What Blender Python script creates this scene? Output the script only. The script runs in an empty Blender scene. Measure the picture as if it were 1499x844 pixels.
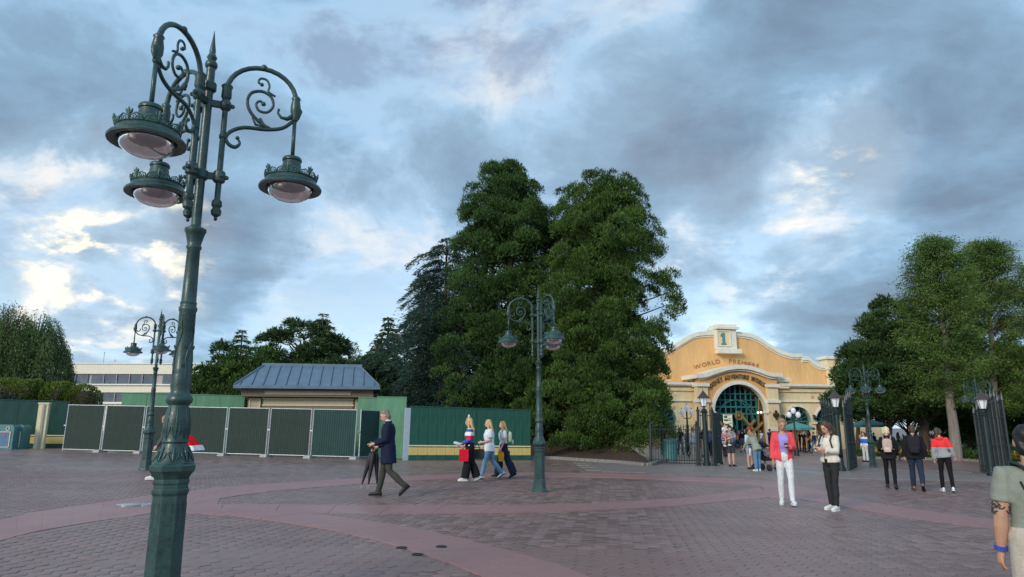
import bpy, math, random
import numpy as np
from math import sin, cos, pi, radians, sqrt, atan2
from mathutils import Vector, Matrix, noise

random.seed(7); RNG = np.random.default_rng(7)
SC = bpy.context.scene
COL = SC.collection

# ---------------------------------------------------------------- camera
H_CAM = 1.5
PITCH = radians(11.47)
cam = bpy.data.cameras.new('camera'); cam.sensor_width = 36; cam.lens = 24.02
cam.clip_start = 0.1; cam.clip_end = 3000
cam_ob = bpy.data.objects.new('camera', cam); COL.objects.link(cam_ob)
cam_ob.location = (0, 0, H_CAM); cam_ob.rotation_euler = (pi/2 + PITCH, 0, 0)
SC.camera = cam_ob

# ---------------------------------------------------------------- light
SUN_EL, SUN_AZ = 24, 215          # azimuth clockwise from +Y: behind the camera, to the left
sun = bpy.data.lights.new('sun', 'SUN'); sun.energy = 1.5; sun.angle = radians(16); sun.color = (1, .90, .76)
sun_ob = bpy.data.objects.new('sun', sun); COL.objects.link(sun_ob)
_e, _a = radians(SUN_EL), radians(SUN_AZ)
sun_dir = Vector((cos(_e)*sin(_a), cos(_e)*cos(_a), sin(_e)))
sun_ob.rotation_euler = sun_dir.to_track_quat('Z', 'Y').to_euler(); sun_ob.location = sun_dir*60
vs = SC.view_settings
vs.view_transform = 'Standard'; vs.look = 'None'; vs.exposure = 0.6; vs.gamma = 1; vs.use_curve_mapping = False

# pixel of the 1499x844 photograph -> place in the world
_c, _s = cos(PITCH), sin(PITCH)
def ray(px, py):
    dx, dv = (px-749.5)/1000, (422-py)/1000
    return Vector((dx, _c-dv*_s, _s+dv*_c))
SLOPE = 0.02
def G(x, y=0): return -SLOPE*x
def gnd(px, py):
    d = ray(px, py); t = -H_CAM/(d.z+SLOPE*d.x)
    return Vector((d.x*t, d.y*t, 0))
def at(px, py, Y):
    d = ray(px, py); t = Y/d.y
    return Vector((d.x*t, Y, H_CAM+d.z*t))

# ---------------------------------------------------------------- world
W = bpy.data.worlds.new('World'); SC.world = W; W.use_nodes = True
class NT:
    def __init__(s, tree): s.t = tree; tree.nodes.clear()
    def n(s, typ, **kw):
        nd = s.t.nodes.new(typ)
        ins = kw.pop('ins', {})
        for k, v in kw.items(): setattr(nd, k, v)
        for k, v in ins.items():
            if isinstance(v, bpy.types.NodeSocket): s.t.links.new(v, nd.inputs[k])
            else: nd.inputs[k].default_value = v
        return nd
    def link(s, a, b): s.t.links.new(a, b)
    def math(s, op, a, b=0.0, c=None, clamp=False):
        d = {0: a, 1: b}
        if c is not None: d[2] = c
        return s.n('ShaderNodeMath', operation=op, use_clamp=clamp, ins=d).outputs[0]
    def vm(s, op, a, b=None, scale=None):
        d = {0: a}
        if b is not None: d[1] = b
        if scale is not None: d[3] = scale
        nd = s.n('ShaderNodeVectorMath', operation=op, ins=d)
        return nd.outputs['Value'] if op in ('DOT_PRODUCT', 'LENGTH') else nd.outputs[0]
    def ramp(s, fac, stops, interp='LINEAR'):
        nd = s.n('ShaderNodeValToRGB', ins={0: fac}); r = nd.color_ramp; r.interpolation = interp
        while len(r.elements) < len(stops): r.elements.new(.5)
        for e, (p, c) in zip(r.elements, stops):
            e.position = p; e.color = (*c, 1) if len(c) == 3 else c
        return nd.outputs[0]
    def noise(s, vec, scale, detail=4, rough=.5, dist=0.0):
        return s.n('ShaderNodeTexNoise', ins={'Vector': vec, 'Scale': scale, 'Detail': detail, 'Roughness': rough, 'Distortion': dist}).outputs[0]
    def mix(s, fac, a, b, blend='MIX'):
        nd = s.n('ShaderNodeMix', data_type='RGBA', blend_type=blend)
        for k, v in ((0, fac), (6, a), (7, b)):
            if isinstance(v, bpy.types.NodeSocket): s.t.links.new(v, nd.inputs[k])
            else: nd.inputs[k].default_value = v if k == 0 else (*v, 1)
        return nd.outputs[2]
    def step(s, v, lo, hi):
        return s.n('ShaderNodeMapRange', interpolation_type='SMOOTHSTEP', ins={0: v, 1: lo, 2: hi, 3: 0.0, 4: 1.0}).outputs[0]

def build_sky():
    N = NT(W.node_tree)
    d = N.vm('NORMALIZE', N.n('ShaderNodeTexCoord').outputs['Generated'])
    sep = N.n('ShaderNodeSeparateXYZ', ins={0: d}); x, y, z = sep.outputs
    zz = N.math('ADD', N.math('MAXIMUM', z, 0.0), 0.30)
    q = N.n('ShaderNodeCombineXYZ', ins={0: N.math('DIVIDE', x, zz), 1: N.math('DIVIDE', y, zz), 2: 0.0}).outputs[0]
    warp = N.n('ShaderNodeTexNoise', ins={'Vector': q, 'Scale': 1.3, 'Detail': 3.0}).outputs[1]
    qw = N.vm('ADD', q, N.vm('SCALE', N.vm('SUBTRACT', warp, (.5, .5, .5)), scale=.42))
    big = N.noise(N.vm('ADD', qw, (3.1, 1.7, 0)), 1.7, 8, .56)
    mid = N.noise(N.vm('ADD', qw, (9.4, 4.2, 0)), 3.9, 9, .6)
    fine = N.noise(N.vm('ADD', qw, (1.4, 8.8, 0)), 9.0, 8, .62)
    dw = N.vm('NORMALIZE', N.vm('ADD', d, N.vm('SCALE', N.vm('SUBTRACT', N.n('ShaderNodeTexNoise', ins={'Vector': d, 'Scale': 5.0, 'Detail': 6.0, 'Roughness': .6}).outputs[1], (.5, .5, .5)), scale=.22)))
    def lobe(px, py, deg, soft=.75, src=dw):
        c = ray(px, py).normalized()
        return N.step(N.vm('DOT_PRODUCT', src, tuple(c)), cos(radians(deg)), cos(radians(deg*(1-soft))))
    def addup(terms):
        s = 0.0
        for a, l in terms: s = N.math('MULTIPLY_ADD', l, a, s)
        return s
    # thickness of the cloud deck: thin where the blue shows, thick where it turns slate
    bias = addup([(.30, lobe(1330, 90, 30, .95)), (.16, lobe(1150, 200, 18, .95)), (.16, lobe(960, 330, 13, .95)), (.10, lobe(1400, 330, 14, .95)), (.18, lobe(690, 230, 13, .95)),
                  (.17, lobe(420, 60, 15)), (.24, lobe(60, 210, 13)), (.20, lobe(330, 250, 11)), (.26, lobe(300, 420, 7)), (.2, lobe(100, 440, 6)), (-.26, lobe(880, 120, 13)), (-.2, lobe(560, 130, 8)),
                  (-.26, lobe(60, 375, 9)), (-.22, lobe(560, 370, 9)), (-.22, lobe(1060, 395, 9)), (-.34, lobe(1225, 262, 8, .98))])
    base = N.math('MULTIPLY_ADD', N.math('SUBTRACT', big, .5), 1.3, N.math('MULTIPLY', N.math('SUBTRACT', mid, .5), .95))
    base = N.math('MULTIPLY_ADD', N.math('SUBTRACT', fine, .5), .34, base)
    thick = N.math('ADD', N.math('ADD', base, bias), .36)
    cover = N.step(thick, .12, .46)
    cloud = N.ramp(thick, [(.08, (.60, .72, .82)), (.28, (.40, .58, .75)), (.44, (.265, .42, .58)), (.62, (.195, .31, .43)), (.82, (.160, .240, .335)), (1.0, (.135, .190, .262))])
    # warm light on the thin edges low in the west and in a few breaks
    warm = addup([(1.0, lobe(90, 385, 12)), (.55, lobe(540, 375, 11)), (.42, lobe(880, 130, 12)), (.62, lobe(1060, 385, 9)), (1.0, lobe(1208, 250, 7, .98)), (.35, lobe(640, 130, 9))])
    wn = N.noise(N.vm('ADD', qw, (5.5, 2.2, 0)), 4.8, 8, .58)
    edge = N.math('MULTIPLY', N.step(wn, .42, .68), N.math('SUBTRACT', 1.0, N.step(thick, .30, .58)))
    wf = N.math('MULTIPLY', warm, N.math('MULTIPLY_ADD', edge, .85, .10), clamp=True)
    cloud = N.mix(wf, cloud, (.95, .83, .68))
    hot = N.math('MULTIPLY', addup([(1.0, lobe(30, 370, 6)), (.9, lobe(215, 372, 6)), (.7, lobe(110, 362, 5)), (1.0, lobe(1203, 248, 3.6, .98))]), N.step(wn, .50, .66), clamp=True)
    cloud = N.mix(N.math('MULTIPLY', hot, .65), cloud, (1.1, .97, .70))
    sky = N.n('ShaderNodeTexSky', sky_type='NISHITA', sun_disc=False, sun_elevation=radians(SUN_EL), sun_rotation=radians(SUN_AZ), air_density=1.0, dust_density=.3, ozone_density=1.5).outputs[0]
    b1 = N.n('ShaderNodeBackground', ins={0: sky, 1: 0.10})
    b2 = N.n('ShaderNodeBackground', ins={0: cloud, 1: 0.98})
    fac = N.math('MULTIPLY_ADD', cover, .72, .22)
    ms = N.n('ShaderNodeMixShader', ins={0: fac, 1: b1.outputs[0], 2: b2.outputs[0]})
    out = N.n('ShaderNodeOutputWorld'); N.link(ms.outputs[0], out.inputs[0])
build_sky()

# ---------------------------------------------------------------- materials
MATS = {}
def mat(name, col, rough=.6, metal=0.0, var=.18, scale=6.0, bump=0.0, bscale=40.0, spec=.5, streak=None, coat=0.0, hue=None, emit=None, alpha=None):
    """one procedural material: base colour broken up by two noises (wear), optional relief"""
    if name in MATS: return MATS[name]
    m = bpy.data.materials.new(name); m.use_nodes = True; N = NT(m.node_tree)
    tc = N.n('ShaderNodeTexCoord').outputs['Object']
    v = tc
    if streak: v = N.n('ShaderNodeMapping', ins={0: tc, 3: streak}).outputs[0]
    n1 = N.noise(v, scale, 5, .6); n2 = N.noise(v, scale*5.3, 3, .6)
    f = N.math('MULTIPLY_ADD', N.math('SUBTRACT', n2, .5), .5, n1)
    lo = tuple(c*(1-var) for c in col); hi = tuple(min(1, c*(1+var)) for c in (hue or col))
    c = N.ramp(f, [(.28, lo), (.72, hi)])
    p = N.n('ShaderNodeBsdfPrincipled', ins={'Base Color': c, 'Metallic': metal, 'Specular IOR Level': spec, 'Coat Weight': coat})
    N.link(N.math('MULTIPLY_ADD', N.math('SUBTRACT', n1, .5), .25, rough, clamp=True), p.inputs['Roughness'])
    if bump:
        bn = N.noise(v, bscale, 4, .6)
        b = N.n('ShaderNodeBump', ins={'Strength': bump, 'Distance': .02, 'Height': bn}); N.link(b.outputs[0], p.inputs['Normal'])
    if emit:
        p.inputs['Emission Color'].default_value = (*emit[0], 1); p.inputs['Emission Strength'].default_value = emit[1]
    o = N.n('ShaderNodeOutputMaterial'); N.link(p.outputs[0], o.inputs[0])
    MATS[name] = m; return m

def leafmat(name, a, b, cdark=None, rough=.65):
    """foliage: every leaf its own tint between a and b, clump by clump"""
    m = bpy.data.materials.new(name); m.use_nodes = True; N = NT(m.node_tree)
    g = N.n('ShaderNodeNewGeometry'); r = g.outputs['Random Per Island']
    n = N.noise(N.n('ShaderNodeTexCoord').outputs['Object'], .55, 3, .6)
    f = N.math('MULTIPLY_ADD', N.math('SUBTRACT', n, .5), 1.5, N.math('MULTIPLY_ADD', r, .7, .15))
    c = N.ramp(f, [(.05, a), (.95, b)])
    p = N.n('ShaderNodeBsdfPrincipled', ins={'Base Color': c, 'Roughness': rough, 'Specular IOR Level': .2})
    t = N.n('ShaderNodeBsdfTranslucent', ins={0: c})
    ms = N.n('ShaderNodeMixShader', ins={0: .15, 1: p.outputs[0], 2: t.outputs[0]})
    o = N.n('ShaderNodeOutputMaterial'); N.link(ms.outputs[0], o.inputs[0]); return m

# ---------------------------------------------------------------- mesh builder
class MB:
    def __init__(s): s.v = []; s.f = []
    def add(s, vs, fs):
        o = len(s.v); s.v += [tuple(p) for p in vs]; s.f += [tuple(i+o for i in f) for f in fs]; return s
    def box(s, c, size, rz=0, rx=0, ry=0, taper=1.0):
        hx, hy, hz = size[0]/2, size[1]/2, size[2]/2
        R = Matrix.Rotation(rz, 3, 'Z') @ Matrix.Rotation(ry, 3, 'Y') @ Matrix.Rotation(rx, 3, 'X')
        P = []
        for z in (-1, 1):
            k = taper if z > 0 else 1
            for a, b in ((-1, -1), (1, -1), (1, 1), (-1, 1)): P.append(Vector(c) + R @ Vector((a*hx*k, b*hy*k, z*hz)))
        return s.add(P, [(3, 2, 1, 0), (4, 5, 6, 7), (0, 1, 5, 4), (1, 2, 6, 5), (2, 3, 7, 6), (3, 0, 4, 7)])
    def loft(s, rings, caps=True, closed=False):
        n = len(rings[0]); V = [p for r in rings for p in r]; F = []
        m = len(rings)
        for i in range(m if closed else m-1):
            j = (i+1) % m
            for k in range(n):
                l = (k+1) % n; F.append((i*n+k, i*n+l, j*n+l, j*n+k))
        if caps and not closed: F.append(tuple(range(n-1, -1, -1))); F.append(tuple((m-1)*n+k for k in range(n)))
        return s.add(V, F)
    def lathe(s, prof, n=16, c=(0, 0, 0), rot=0, M=None):
        """prof: list of (radius, z)"""
        R = []
        for r, z in prof:
            r = max(r, 1e-4)
            R.append([Vector((c[0]+r*cos(rot+2*pi*k/n), c[1]+r*sin(rot+2*pi*k/n), c[2]+z)) for k in range(n)])
        if M: R = [[M @ p for p in r] for r in R]
        return s.loft(R)
    def tube(s, pts, rad, n=8, caps=True, ell=1.0):
        pts = [Vector(p) for p in pts]; m = len(pts)
        if not hasattr(rad, '__len__'): rad = [rad]*m
        up = None; R = []
        for i in range(m):
            t = (pts[min(i+1, m-1)]-pts[max(i-1, 0)]).normalized()
            if up is None:
                up = Vector((0, 0, 1)) if abs(t.z) < .9 else Vector((1, 0, 0))
            a = t.cross(up)
            if a.length < 1e-5: a = t.orthogonal()
            a.normalize(); b = a.cross(t).normalized(); up = b
            R.append([pts[i] + (a*cos(2*pi*k/n) + b*ell*sin(2*pi*k/n))*rad[i] for k in range(n)])
        return s.loft(R, caps)
    def limb(s, pts, rad, n=10, fl=1.0, flat=False):
        """tapered limb with rounded ends"""
        pts = [Vector(p) for p in pts]; rad = list(rad)
        a = (pts[0]-pts[1]).normalized(); b = (pts[-1]-pts[-2]).normalized()
        P = [pts[0]+a*rad[0]*.95, pts[0]+a*rad[0]*.6] + pts + [pts[-1]+b*rad[-1]*.6, pts[-1]+b*rad[-1]*.95]
        R = [rad[0]*.25, rad[0]*.78] + rad + [rad[-1]*.78, rad[-1]*.25]
        if flat: P = P[:-2] + [pts[-1]+b*.004]; R = R[:-2] + [rad[-1]*.9]
        return s.tube(P, R, n, ell=fl)
    def sphere(s, c, r, n=12, m=8, M=None):
        if not hasattr(r, '__len__'): r = (r, r, r)
        R = []
        for i in range(m+1):
            a = pi*(i+.02)/(m+.04); R.append([Vector((sin(a)*cos(2*pi*k/n)*r[0], sin(a)*sin(2*pi*k/n)*r[1], -cos(a)*r[2])) for k in range(n)])
        if M: R = [[M @ p for p in q] for q in R]
        return s.loft([[p+Vector(c) for p in q] for q in R])
    def prism(s, outline, d, axis='y'):
        """outline [(a,b)..] counter-clockwise, extruded by d along axis ('y': a=x,b=z; 'z': a=x,b=y)"""
        n = len(outline)
        if axis == 'y': P = [(a, 0, b) for a, b in outline] + [(a, d, b) for a, b in outline]
        else: P = [(a, b, 0) for a, b in outline] + [(a, b, d) for a, b in outline]
        F = [tuple(range(n)), tuple(range(2*n-1, n-1, -1))] + [(k, n+k, n+(k+1) % n, (k+1) % n) for k in range(n)]
        return s.add(P, F)
    def shift(s, off):
        o = Vector(off); s.v = [tuple(Vector(p)+o) for p in s.v]; return s
    def xf(s, M): s.v = [tuple(M @ Vector(p)) for p in s.v]; return s
    def mesh(s, name, smooth=False):
        me = bpy.data.meshes.new(name); me.from_pydata(s.v, [], s.f); me.update()
        if smooth:
            me.polygons.foreach_set('use_smooth', [True]*len(me.polygons))
            if smooth != 'all': me.set_sharp_from_angle(angle=radians(smooth if smooth > 1 else 42))
        return me
    def build(s, name, m, parent=None, loc=None, rz=0, smooth=False):
        return link(name, s.mesh(name, smooth), m, parent, loc, rz)

def link(name, me, m=None, parent=None, loc=None, rz=0):
    o = bpy.data.objects.new(name, me); COL.objects.link(o)
    if m is not None:
        if len(me.materials) == 0: me.materials.append(m)
        elif me.materials[0] is not m:
            o.material_slots[0].link = 'OBJECT'; o.material_slots[0].material = m
    if parent: o.parent = parent
    if loc is not None: o.location = loc
    if rz: o.rotation_euler = (0, 0, rz)
    return o
def tag(o, label=None, cat=None, group=None, kind=None):
    if label: o['label'] = label
    if cat: o['category'] = cat
    if group: o['group'] = group
    if kind: o['kind'] = kind
    return o
def thing(name, label, cat, loc=(0, 0, 0), rz=0, group=None):
    o = bpy.data.objects.new(name, None); o.empty_display_size = .2; COL.objects.link(o)
    o.location = loc; o.rotation_euler = (0, 0, rz); return tag(o, label, cat, group)
def copy_tree(o, parent=None, **kw):
    c = o.copy(); COL.objects.link(c); c.parent = parent
    for ch in list(o.children): copy_tree(ch, c)
    for k, v in kw.items(): c[k] = v
    return c
def npmesh(name, V, F, smooth=False):
    """fast mesh from numpy: V (n,3), F (m,k) all faces with k corners"""
    me = bpy.data.meshes.new(name); m, k = F.shape
    me.vertices.add(len(V)); me.vertices.foreach_set('co', np.ascontiguousarray(V, dtype=np.float32).ravel())
    me.loops.add(m*k); me.loops.foreach_set('vertex_index', np.ascontiguousarray(F, dtype=np.int32).ravel())
    me.polygons.add(m); me.polygons.foreach_set('loop_start', np.arange(0, m*k, k, dtype=np.int32))
    me.update(calc_edges=True); return me
LAB = bpy.data.scenes.new('workbench')      # scratch scene: modifiers are evaluated there, one object at a time
def evaluated(data, setup=None):
    ob = bpy.data.objects.new('tmp', data); LAB.collection.objects.link(ob)
    if setup: setup(ob)
    with bpy.context.temp_override(scene=LAB, view_layer=LAB.view_layers[0]):
        dg = bpy.context.evaluated_depsgraph_get(); out = bpy.data.meshes.new_from_object(ob.evaluated_get(dg))
    bpy.data.objects.remove(ob); out.materials.clear(); return out
def wavy(co, sc, seed):
    """cheap smooth pseudo-noise for cloth folds (sums of skewed sines)"""
    x, y, z = co[:, 0]*sc, co[:, 1]*sc, co[:, 2]*sc*.6; r = np.random.default_rng(int(seed*1000) % 9973); o = np.zeros(len(co))
    for k in range(7):
        a = r.normal(size=3)*(.7+.35*k); p = r.uniform(0, 6.28); o += np.sin(a[0]*x+a[1]*y+a[2]*z+p+1.3*np.sin(.7*(a[1]*x+a[2]*y-a[0]*z)+p*2))/(1+.45*k)
    return o*.42
def remesh(mb, voxel, smooth=2, wr=0.0, wscale=9.0, seed=0, name='body'):
    """many overlapping closed volumes -> one continuous skin"""
    me = mb.mesh('tmp')
    def su(ob):
        r = ob.modifiers.new('r', 'REMESH'); r.mode = 'VOXEL'; r.voxel_size = voxel; r.use_smooth_shade = True
        if smooth: q = ob.modifiers.new('s', 'SMOOTH'); q.factor = .5; q.iterations = smooth
    out = evaluated(me, su); bpy.data.meshes.remove(me); out.name = name
    if wr:
        n = len(out.vertices); co = np.empty(n*3, np.float32); out.vertices.foreach_get('co', co); nr = np.empty(n*3, np.float32); out.vertices.foreach_get('normal', nr)
        co = co.reshape(-1, 3); co += nr.reshape(-1, 3)*(wavy(co, wscale*1.6, seed)*wr)[:, None].astype(np.float32); out.vertices.foreach_set('co', co.ravel()); out.update()
    return out
def polyline(pts, n):
    """smooth curve (Catmull-Rom) through pts, n samples per span"""
    P = [Vector(p) for p in pts]; P = [P[0]*2-P[1]] + P + [P[-1]*2-P[-2]]; out = []
    for i in range(1, len(P)-2):
        a, b, c, d = P[i-1:i+3]
        for k in range(n):
            t = k/n; out.append(.5*((2*b) + (c-a)*t + (2*a-5*b+4*c-d)*t*t + (3*b-a-3*c+d)*t**3))
    return out + [P[-2]]

M_green = mat('painted_iron_green', (.016, .047, .043), .40, var=.36, scale=5, bump=.15, bscale=60, coat=.12, hue=(.024, .064, .058))
M_iron = mat('painted_iron_dark', (.010, .022, .024), .42, var=.3, scale=6)
M_steel = mat('galvanised_steel', (.50, .52, .54), .45, metal=.55, var=.2, scale=14)

# ---------------------------------------------------------------- the plaza
def shear(me):
    for v in me.vertices: v.co.z += G(v.co.x)
    return me
def paving_material(name, cols, rough, joints=0.0, wet=.22):
    m = bpy.data.materials.new(name); m.use_nodes = True; N = NT(m.node_tree)
    pos = N.n('ShaderNodeNewGeometry').outputs['Position']; r = N.n('ShaderNodeNewGeometry').outputs['Random Per Island']
    big = N.noise(pos, .45, 5, .6); fine = N.noise(pos, 38, 3, .7); mid = N.noise(pos, 4.0, 4, .6)
    tone = N.math('MULTIPLY_ADD', N.math('SUBTRACT', big, .5), 1.0, N.math('MULTIPLY_ADD', N.math('SUBTRACT', mid, .5), .6, .5))
    if joints:
        vor = N.n('ShaderNodeTexVoronoi', feature='F1', ins={'Vector': N.n('ShaderNodeMapping', ins={0: pos, 3: (4.0, 4.4, 0)}).outputs[0], 'Scale': 1.0, 'Randomness': .25})
        cellr = N.n('ShaderNodeSeparateColor', ins={0: vor.outputs['Color']}).outputs[0]
        tone = N.math('MULTIPLY_ADD', N.math('SUBTRACT', cellr, .5), .8, tone)
    else:
        tone = N.math('MULTIPLY_ADD', N.math('SUBTRACT', r, .5), .75, tone)
    c = N.ramp(tone, [(.05, cols[0]), (.5, cols[1]), (.95, cols[2])])
    c = N.mix(.35, c, N.ramp(fine, [(.3, tuple(k*.62 for k in cols[1])), (.7, tuple(min(1, k*1.35) for k in cols[1]))]))
    p = N.n('ShaderNodeBsdfPrincipled', ins={'Base Color': c, 'Specular IOR Level': .5})
    ro = N.math('MULTIPLY_ADD', N.math('SUBTRACT', big, .5), -.9*wet/.22*.5, N.math('MULTIPLY_ADD', N.math('SUBTRACT', r if not joints else cellr, .5), .22, rough), clamp=True)
    N.link(ro, p.inputs['Roughness'])
    b = N.n('ShaderNodeBump', ins={'Strength': .22, 'Distance': .008, 'Height': N.math('ADD', fine, N.math('MULTIPLY', mid, .8))}); N.link(b.outputs[0], p.inputs['Normal'])
    o = N.n('ShaderNodeOutputMaterial'); N.link(p.outputs[0], o.inputs[0]); return m
M_pave = paving_material('clay_paver', [(.155, .092, .082), (.222, .136, .120), (.30, .200, .176)], .45)
M_far = paving_material('plaza_ground', [(.135, .083, .074), (.212, .135, .118), (.295, .200, .174)], .42, joints=1)
M_pink = paving_material('pink_concrete', [(.255, .132, .124), (.32, .170, .158), (.37, .205, .190)], .46)
M_grey = paving_material('grey_slab', [(.150, .118, .108), (.215, .175, .160), (.28, .235, .218)], .45)

gm = MB()
XS = [-900, -60, -30, 0, 30, 60, 900]; YS = [-60, 0, 60, 150, 1500]
gm.add([(x, y, -SLOPE*max(-60, min(60, x))) for y in YS for x in XS], [(j*7+i, j*7+i+1, j*7+i+8, j*7+i+7) for j in range(4) for i in range(6)])
ground = tag(gm.build('ground', M_far), kind='structure')

def band_edges(up, lo, n=14):
    """two edge curves given as pixels, resampled to the same count"""
    def res(L):
        c = polyline([gnd(*p) for p in L], 12); d = [0]
        for a, b in zip(c, c[1:]): d.append(d[-1]+(b-a).length)
        out = []
        for k in range(n+1):
            t = d[-1]*k/n; i = max(j for j in range(len(d)) if d[j] <= t+1e-9); i = min(i, len(c)-2)
            out.append(c[i].lerp(c[i+1], (t-d[i])/max(d[i+1]-d[i], 1e-6)))
        return out
    return res(up), res(lo)
BANDS = {
    'west': ([(-40, 775), (0, 762), (50, 750), (100, 742), (150, 735), (200, 728), (250, 722), (300, 716), (330, 713)], [(-40, 806), (0, 792), (50, 779), (100, 770), (150, 762), (200, 755), (245, 748), (288, 742), (318, 738)]),
    'far': ([(262, 721), (300, 716), (350, 711), (440, 705), (540, 699.5), (650, 695), (760, 692), (870, 692.5), (1000, 697), (1095, 702), (1150, 706)], [(262, 744), (302, 734), (360, 724), (440, 715.5), (540, 708), (650, 701.5), (760, 698), (870, 698.5), (1000, 703), (1085, 708), (1118, 713)]),
    'middle': ([(240, 738), (288, 738), (380, 738.5), (460, 739), (560, 739.5), (660, 739.5), (760, 739), (860, 737), (950, 732.5), (1030, 725.5), (1112, 714)], [(240, 751), (300, 751), (380, 751.5), (460, 752), (560, 752), (660, 751.5), (760, 750.5), (860, 747.5), (950, 743), (1030, 737), (1128, 728)]),
    'near': ([(270, 742), (380, 748), (460, 753), (560, 766), (650, 783), (700, 795), (760, 811), (850, 840), (980, 900)], [(240, 749), (290, 752), (360, 757.5), (430, 767), (500, 780), (560, 794), (620, 812), (700, 842), (800, 900)]),
    'east': ([(1115, 705), (1160, 710), (1195, 717), (1250, 731), (1320, 743), (1450, 761), (1560, 776)], [(1120, 727), (1160, 730), (1205, 737), (1250, 745), (1320, 757), (1450, 774), (1560, 790)]),
}
band_poly = []
layer = {'west': 0, 'far': 1, 'middle': 2, 'near': 3, 'east': 4}
for key, (up, lo) in BANDS.items():
    n = {'west': 10, 'far': 24, 'middle': 15, 'near': 9, 'east': 11}[key]
    U, L = band_edges(up, lo, n*3)
    band_poly.append([(p.x, p.y) for p in U] + [(p.x, p.y) for p in reversed(L)])
    bd = bpy.data.objects.new('paving_band', None); COL.objects.link(bd); tag(bd, kind='structure')
    z = .0085 + .0016*layer[key]
    for i in range(n):
        e = .006
        a, b = U[3*i:3*i+4], L[3*i:3*i+4]
        o = a + b[::-1]; cx = sum((p.x for p in o))/8; cy = sum((p.y for p in o))/8
        top = []
        for p in o:
            q = Vector((cx-p.x, cy-p.y, 0)); q = q.normalized()*e if q.length else q
            top.append((p.x+q.x, p.y+q.y))
        m = MB(); k = len(top)
        m.add([(x, y, z) for x, y in top] + [(x, y, -.02) for x, y in top], [tuple(range(k)) if False else tuple(range(k-1, -1, -1))] + [(j, (j+1) % k, k+(j+1) % k, k+j) for j in range(k)])
        link('slab', shear(m.mesh('slab')), M_pink, bd)
def inside(poly, x, y):
    c = False; n = len(poly); j = n-1
    for i in range(n):
        xi, yi = poly[i]; xj, yj = poly[j]
        if (yi > y) != (yj > y) and x < (xj-xi)*(y-yi)/(yj-yi)+xi: c = not c
        j = i
    return c

# interlocking clay pavers, real pieces out to 21 m; the 300 that show largest are objects of their own
def slabzone(x, y): return y > 25.2 + .0*x and x > 2.5
pw = .205; rh = pw*.80
def hexmesh(name, jig=0.0):
    m = MB(); r = pw/2-.0018
    o = [(-r, -.036), (0, -.118), (r, -.036), (r, .060), (0, .142-.004*0), (-r, .060)]
    o = [(-r, -.058), (-.0, -.124), (r, -.058), (r, .058), (0, .124), (-r, .058)]
    o = [(x, y*.992*pw/.235) for x, y in o]
    i = [(x*.955, y*.955) for x, y in o]
    V = [(x, y, .0058) for x, y in i] + [(x, y, .0046) for x, y in o] + [(x, y, -.02) for x, y in o]
    F = [tuple(range(6))] + [(6+k, 6+(k+1) % 6, (k+1) % 6, k) for k in range(6)] + [(12+k, 12+(k+1) % 6, 6+(k+1) % 6, 6+k) for k in range(6)]
    m.add(V, F); return m
hx = hexmesh('paver'); hv = np.array(hx.v); hf = hx.f
cand = []
ang = radians(24); ca, sa = cos(ang), sin(ang)
for i in range(-165, 166):
    for j in range(-35, 200):
        u, w = (i + .5*(j % 2))*pw, j*rh
        x, y = u*ca-w*sa, u*sa+w*ca
        if y < 6.6 or y > 21 or abs(x) > y*.80+.4: continue
        if any(inside(pl, x, y) for pl in band_poly): continue
        cand.append((y*y+x*x, x, y))
cand.sort()
pavers = bpy.data.objects.new('paver_field', None); COL.objects.link(pavers); tag(pavers, kind='structure')
vis = [c for c in cand if c[2] > 7.55 and abs(c[1]) < c[2]*.735]
own = set(c for c in vis[:300])
R2 = np.array([[ca, -sa, 0], [sa, ca, 0], [0, 0, 1]])
hr = hv @ R2.T
paver_me = [MB().add([tuple(p) for p in hr], hf).mesh('paver') for _ in range(1)][0]
for c in own:
    o = link('paver', paver_me, M_pave, pavers, (c[1], c[2], G(c[1]) + random.uniform(-.002, .002)))
    o.rotation_euler = (random.uniform(-.012, .012), random.uniform(-.012, .012)+.02, 0)
rest = [c for c in cand if c not in own]
nv = len(hr); V = np.zeros((len(rest), nv, 3))
for k, c in enumerate(rest):
    t = RNG.uniform(-.008, .008, 2); V[k] = hr; V[k, :, 2] += hr[:, 0]*t[0] + hr[:, 1]*t[1] + G(c[1]) - SLOPE*hr[:, 0]*0 + RNG.uniform(-.0012, .0012); V[k, :, 0] += c[1]; V[k, :, 1] += c[2]
six = [f for f in hf if len(f) == 6]; four = [f for f in hf if len(f) == 4]
q4 = np.array(four + [(0, 1, 2, 3), (0, 3, 4, 5)])
F = (q4[None] + (np.arange(len(rest))*nv)[:, None, None]).reshape(-1, 4)
o = link('far_pavers', npmesh('far_pavers', V.reshape(-1, 3), F), M_pave, pavers); o['kind'] = 'stuff'

# big grey slabs in front of the gates
sl = bpy.data.objects.new('slab_paving', None); COL.objects.link(sl); tag(sl, kind='structure')
sa_, sb_ = gnd(930, 690), gnd(1180, 697)
for i in range(16):
    for j in range(9):
        w, h = 1.02, .82
        x = 3.2 + (i + .5*(j % 2))*w; y = 24.6 + j*h
        if j == 0 and i < 1: continue
        if any(inside(pl, x+a, y+b) for pl in band_poly for a in (-.55, .55) for b in (-.4, .4)): continue
        m = MB(); m.box((0, 0, 0), (w-.02, h-.02, .05), taper=.99)
        o = link('slab', m.mesh('slab') if (i, j) == (0, 1) or 'gslab' not in globals() else gslab, M_grey, sl, (x, y, G(x)-.004+random.uniform(-.002, .002)))
        o.rotation_euler = (0, .02, 0); gslab = o.data
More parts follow.
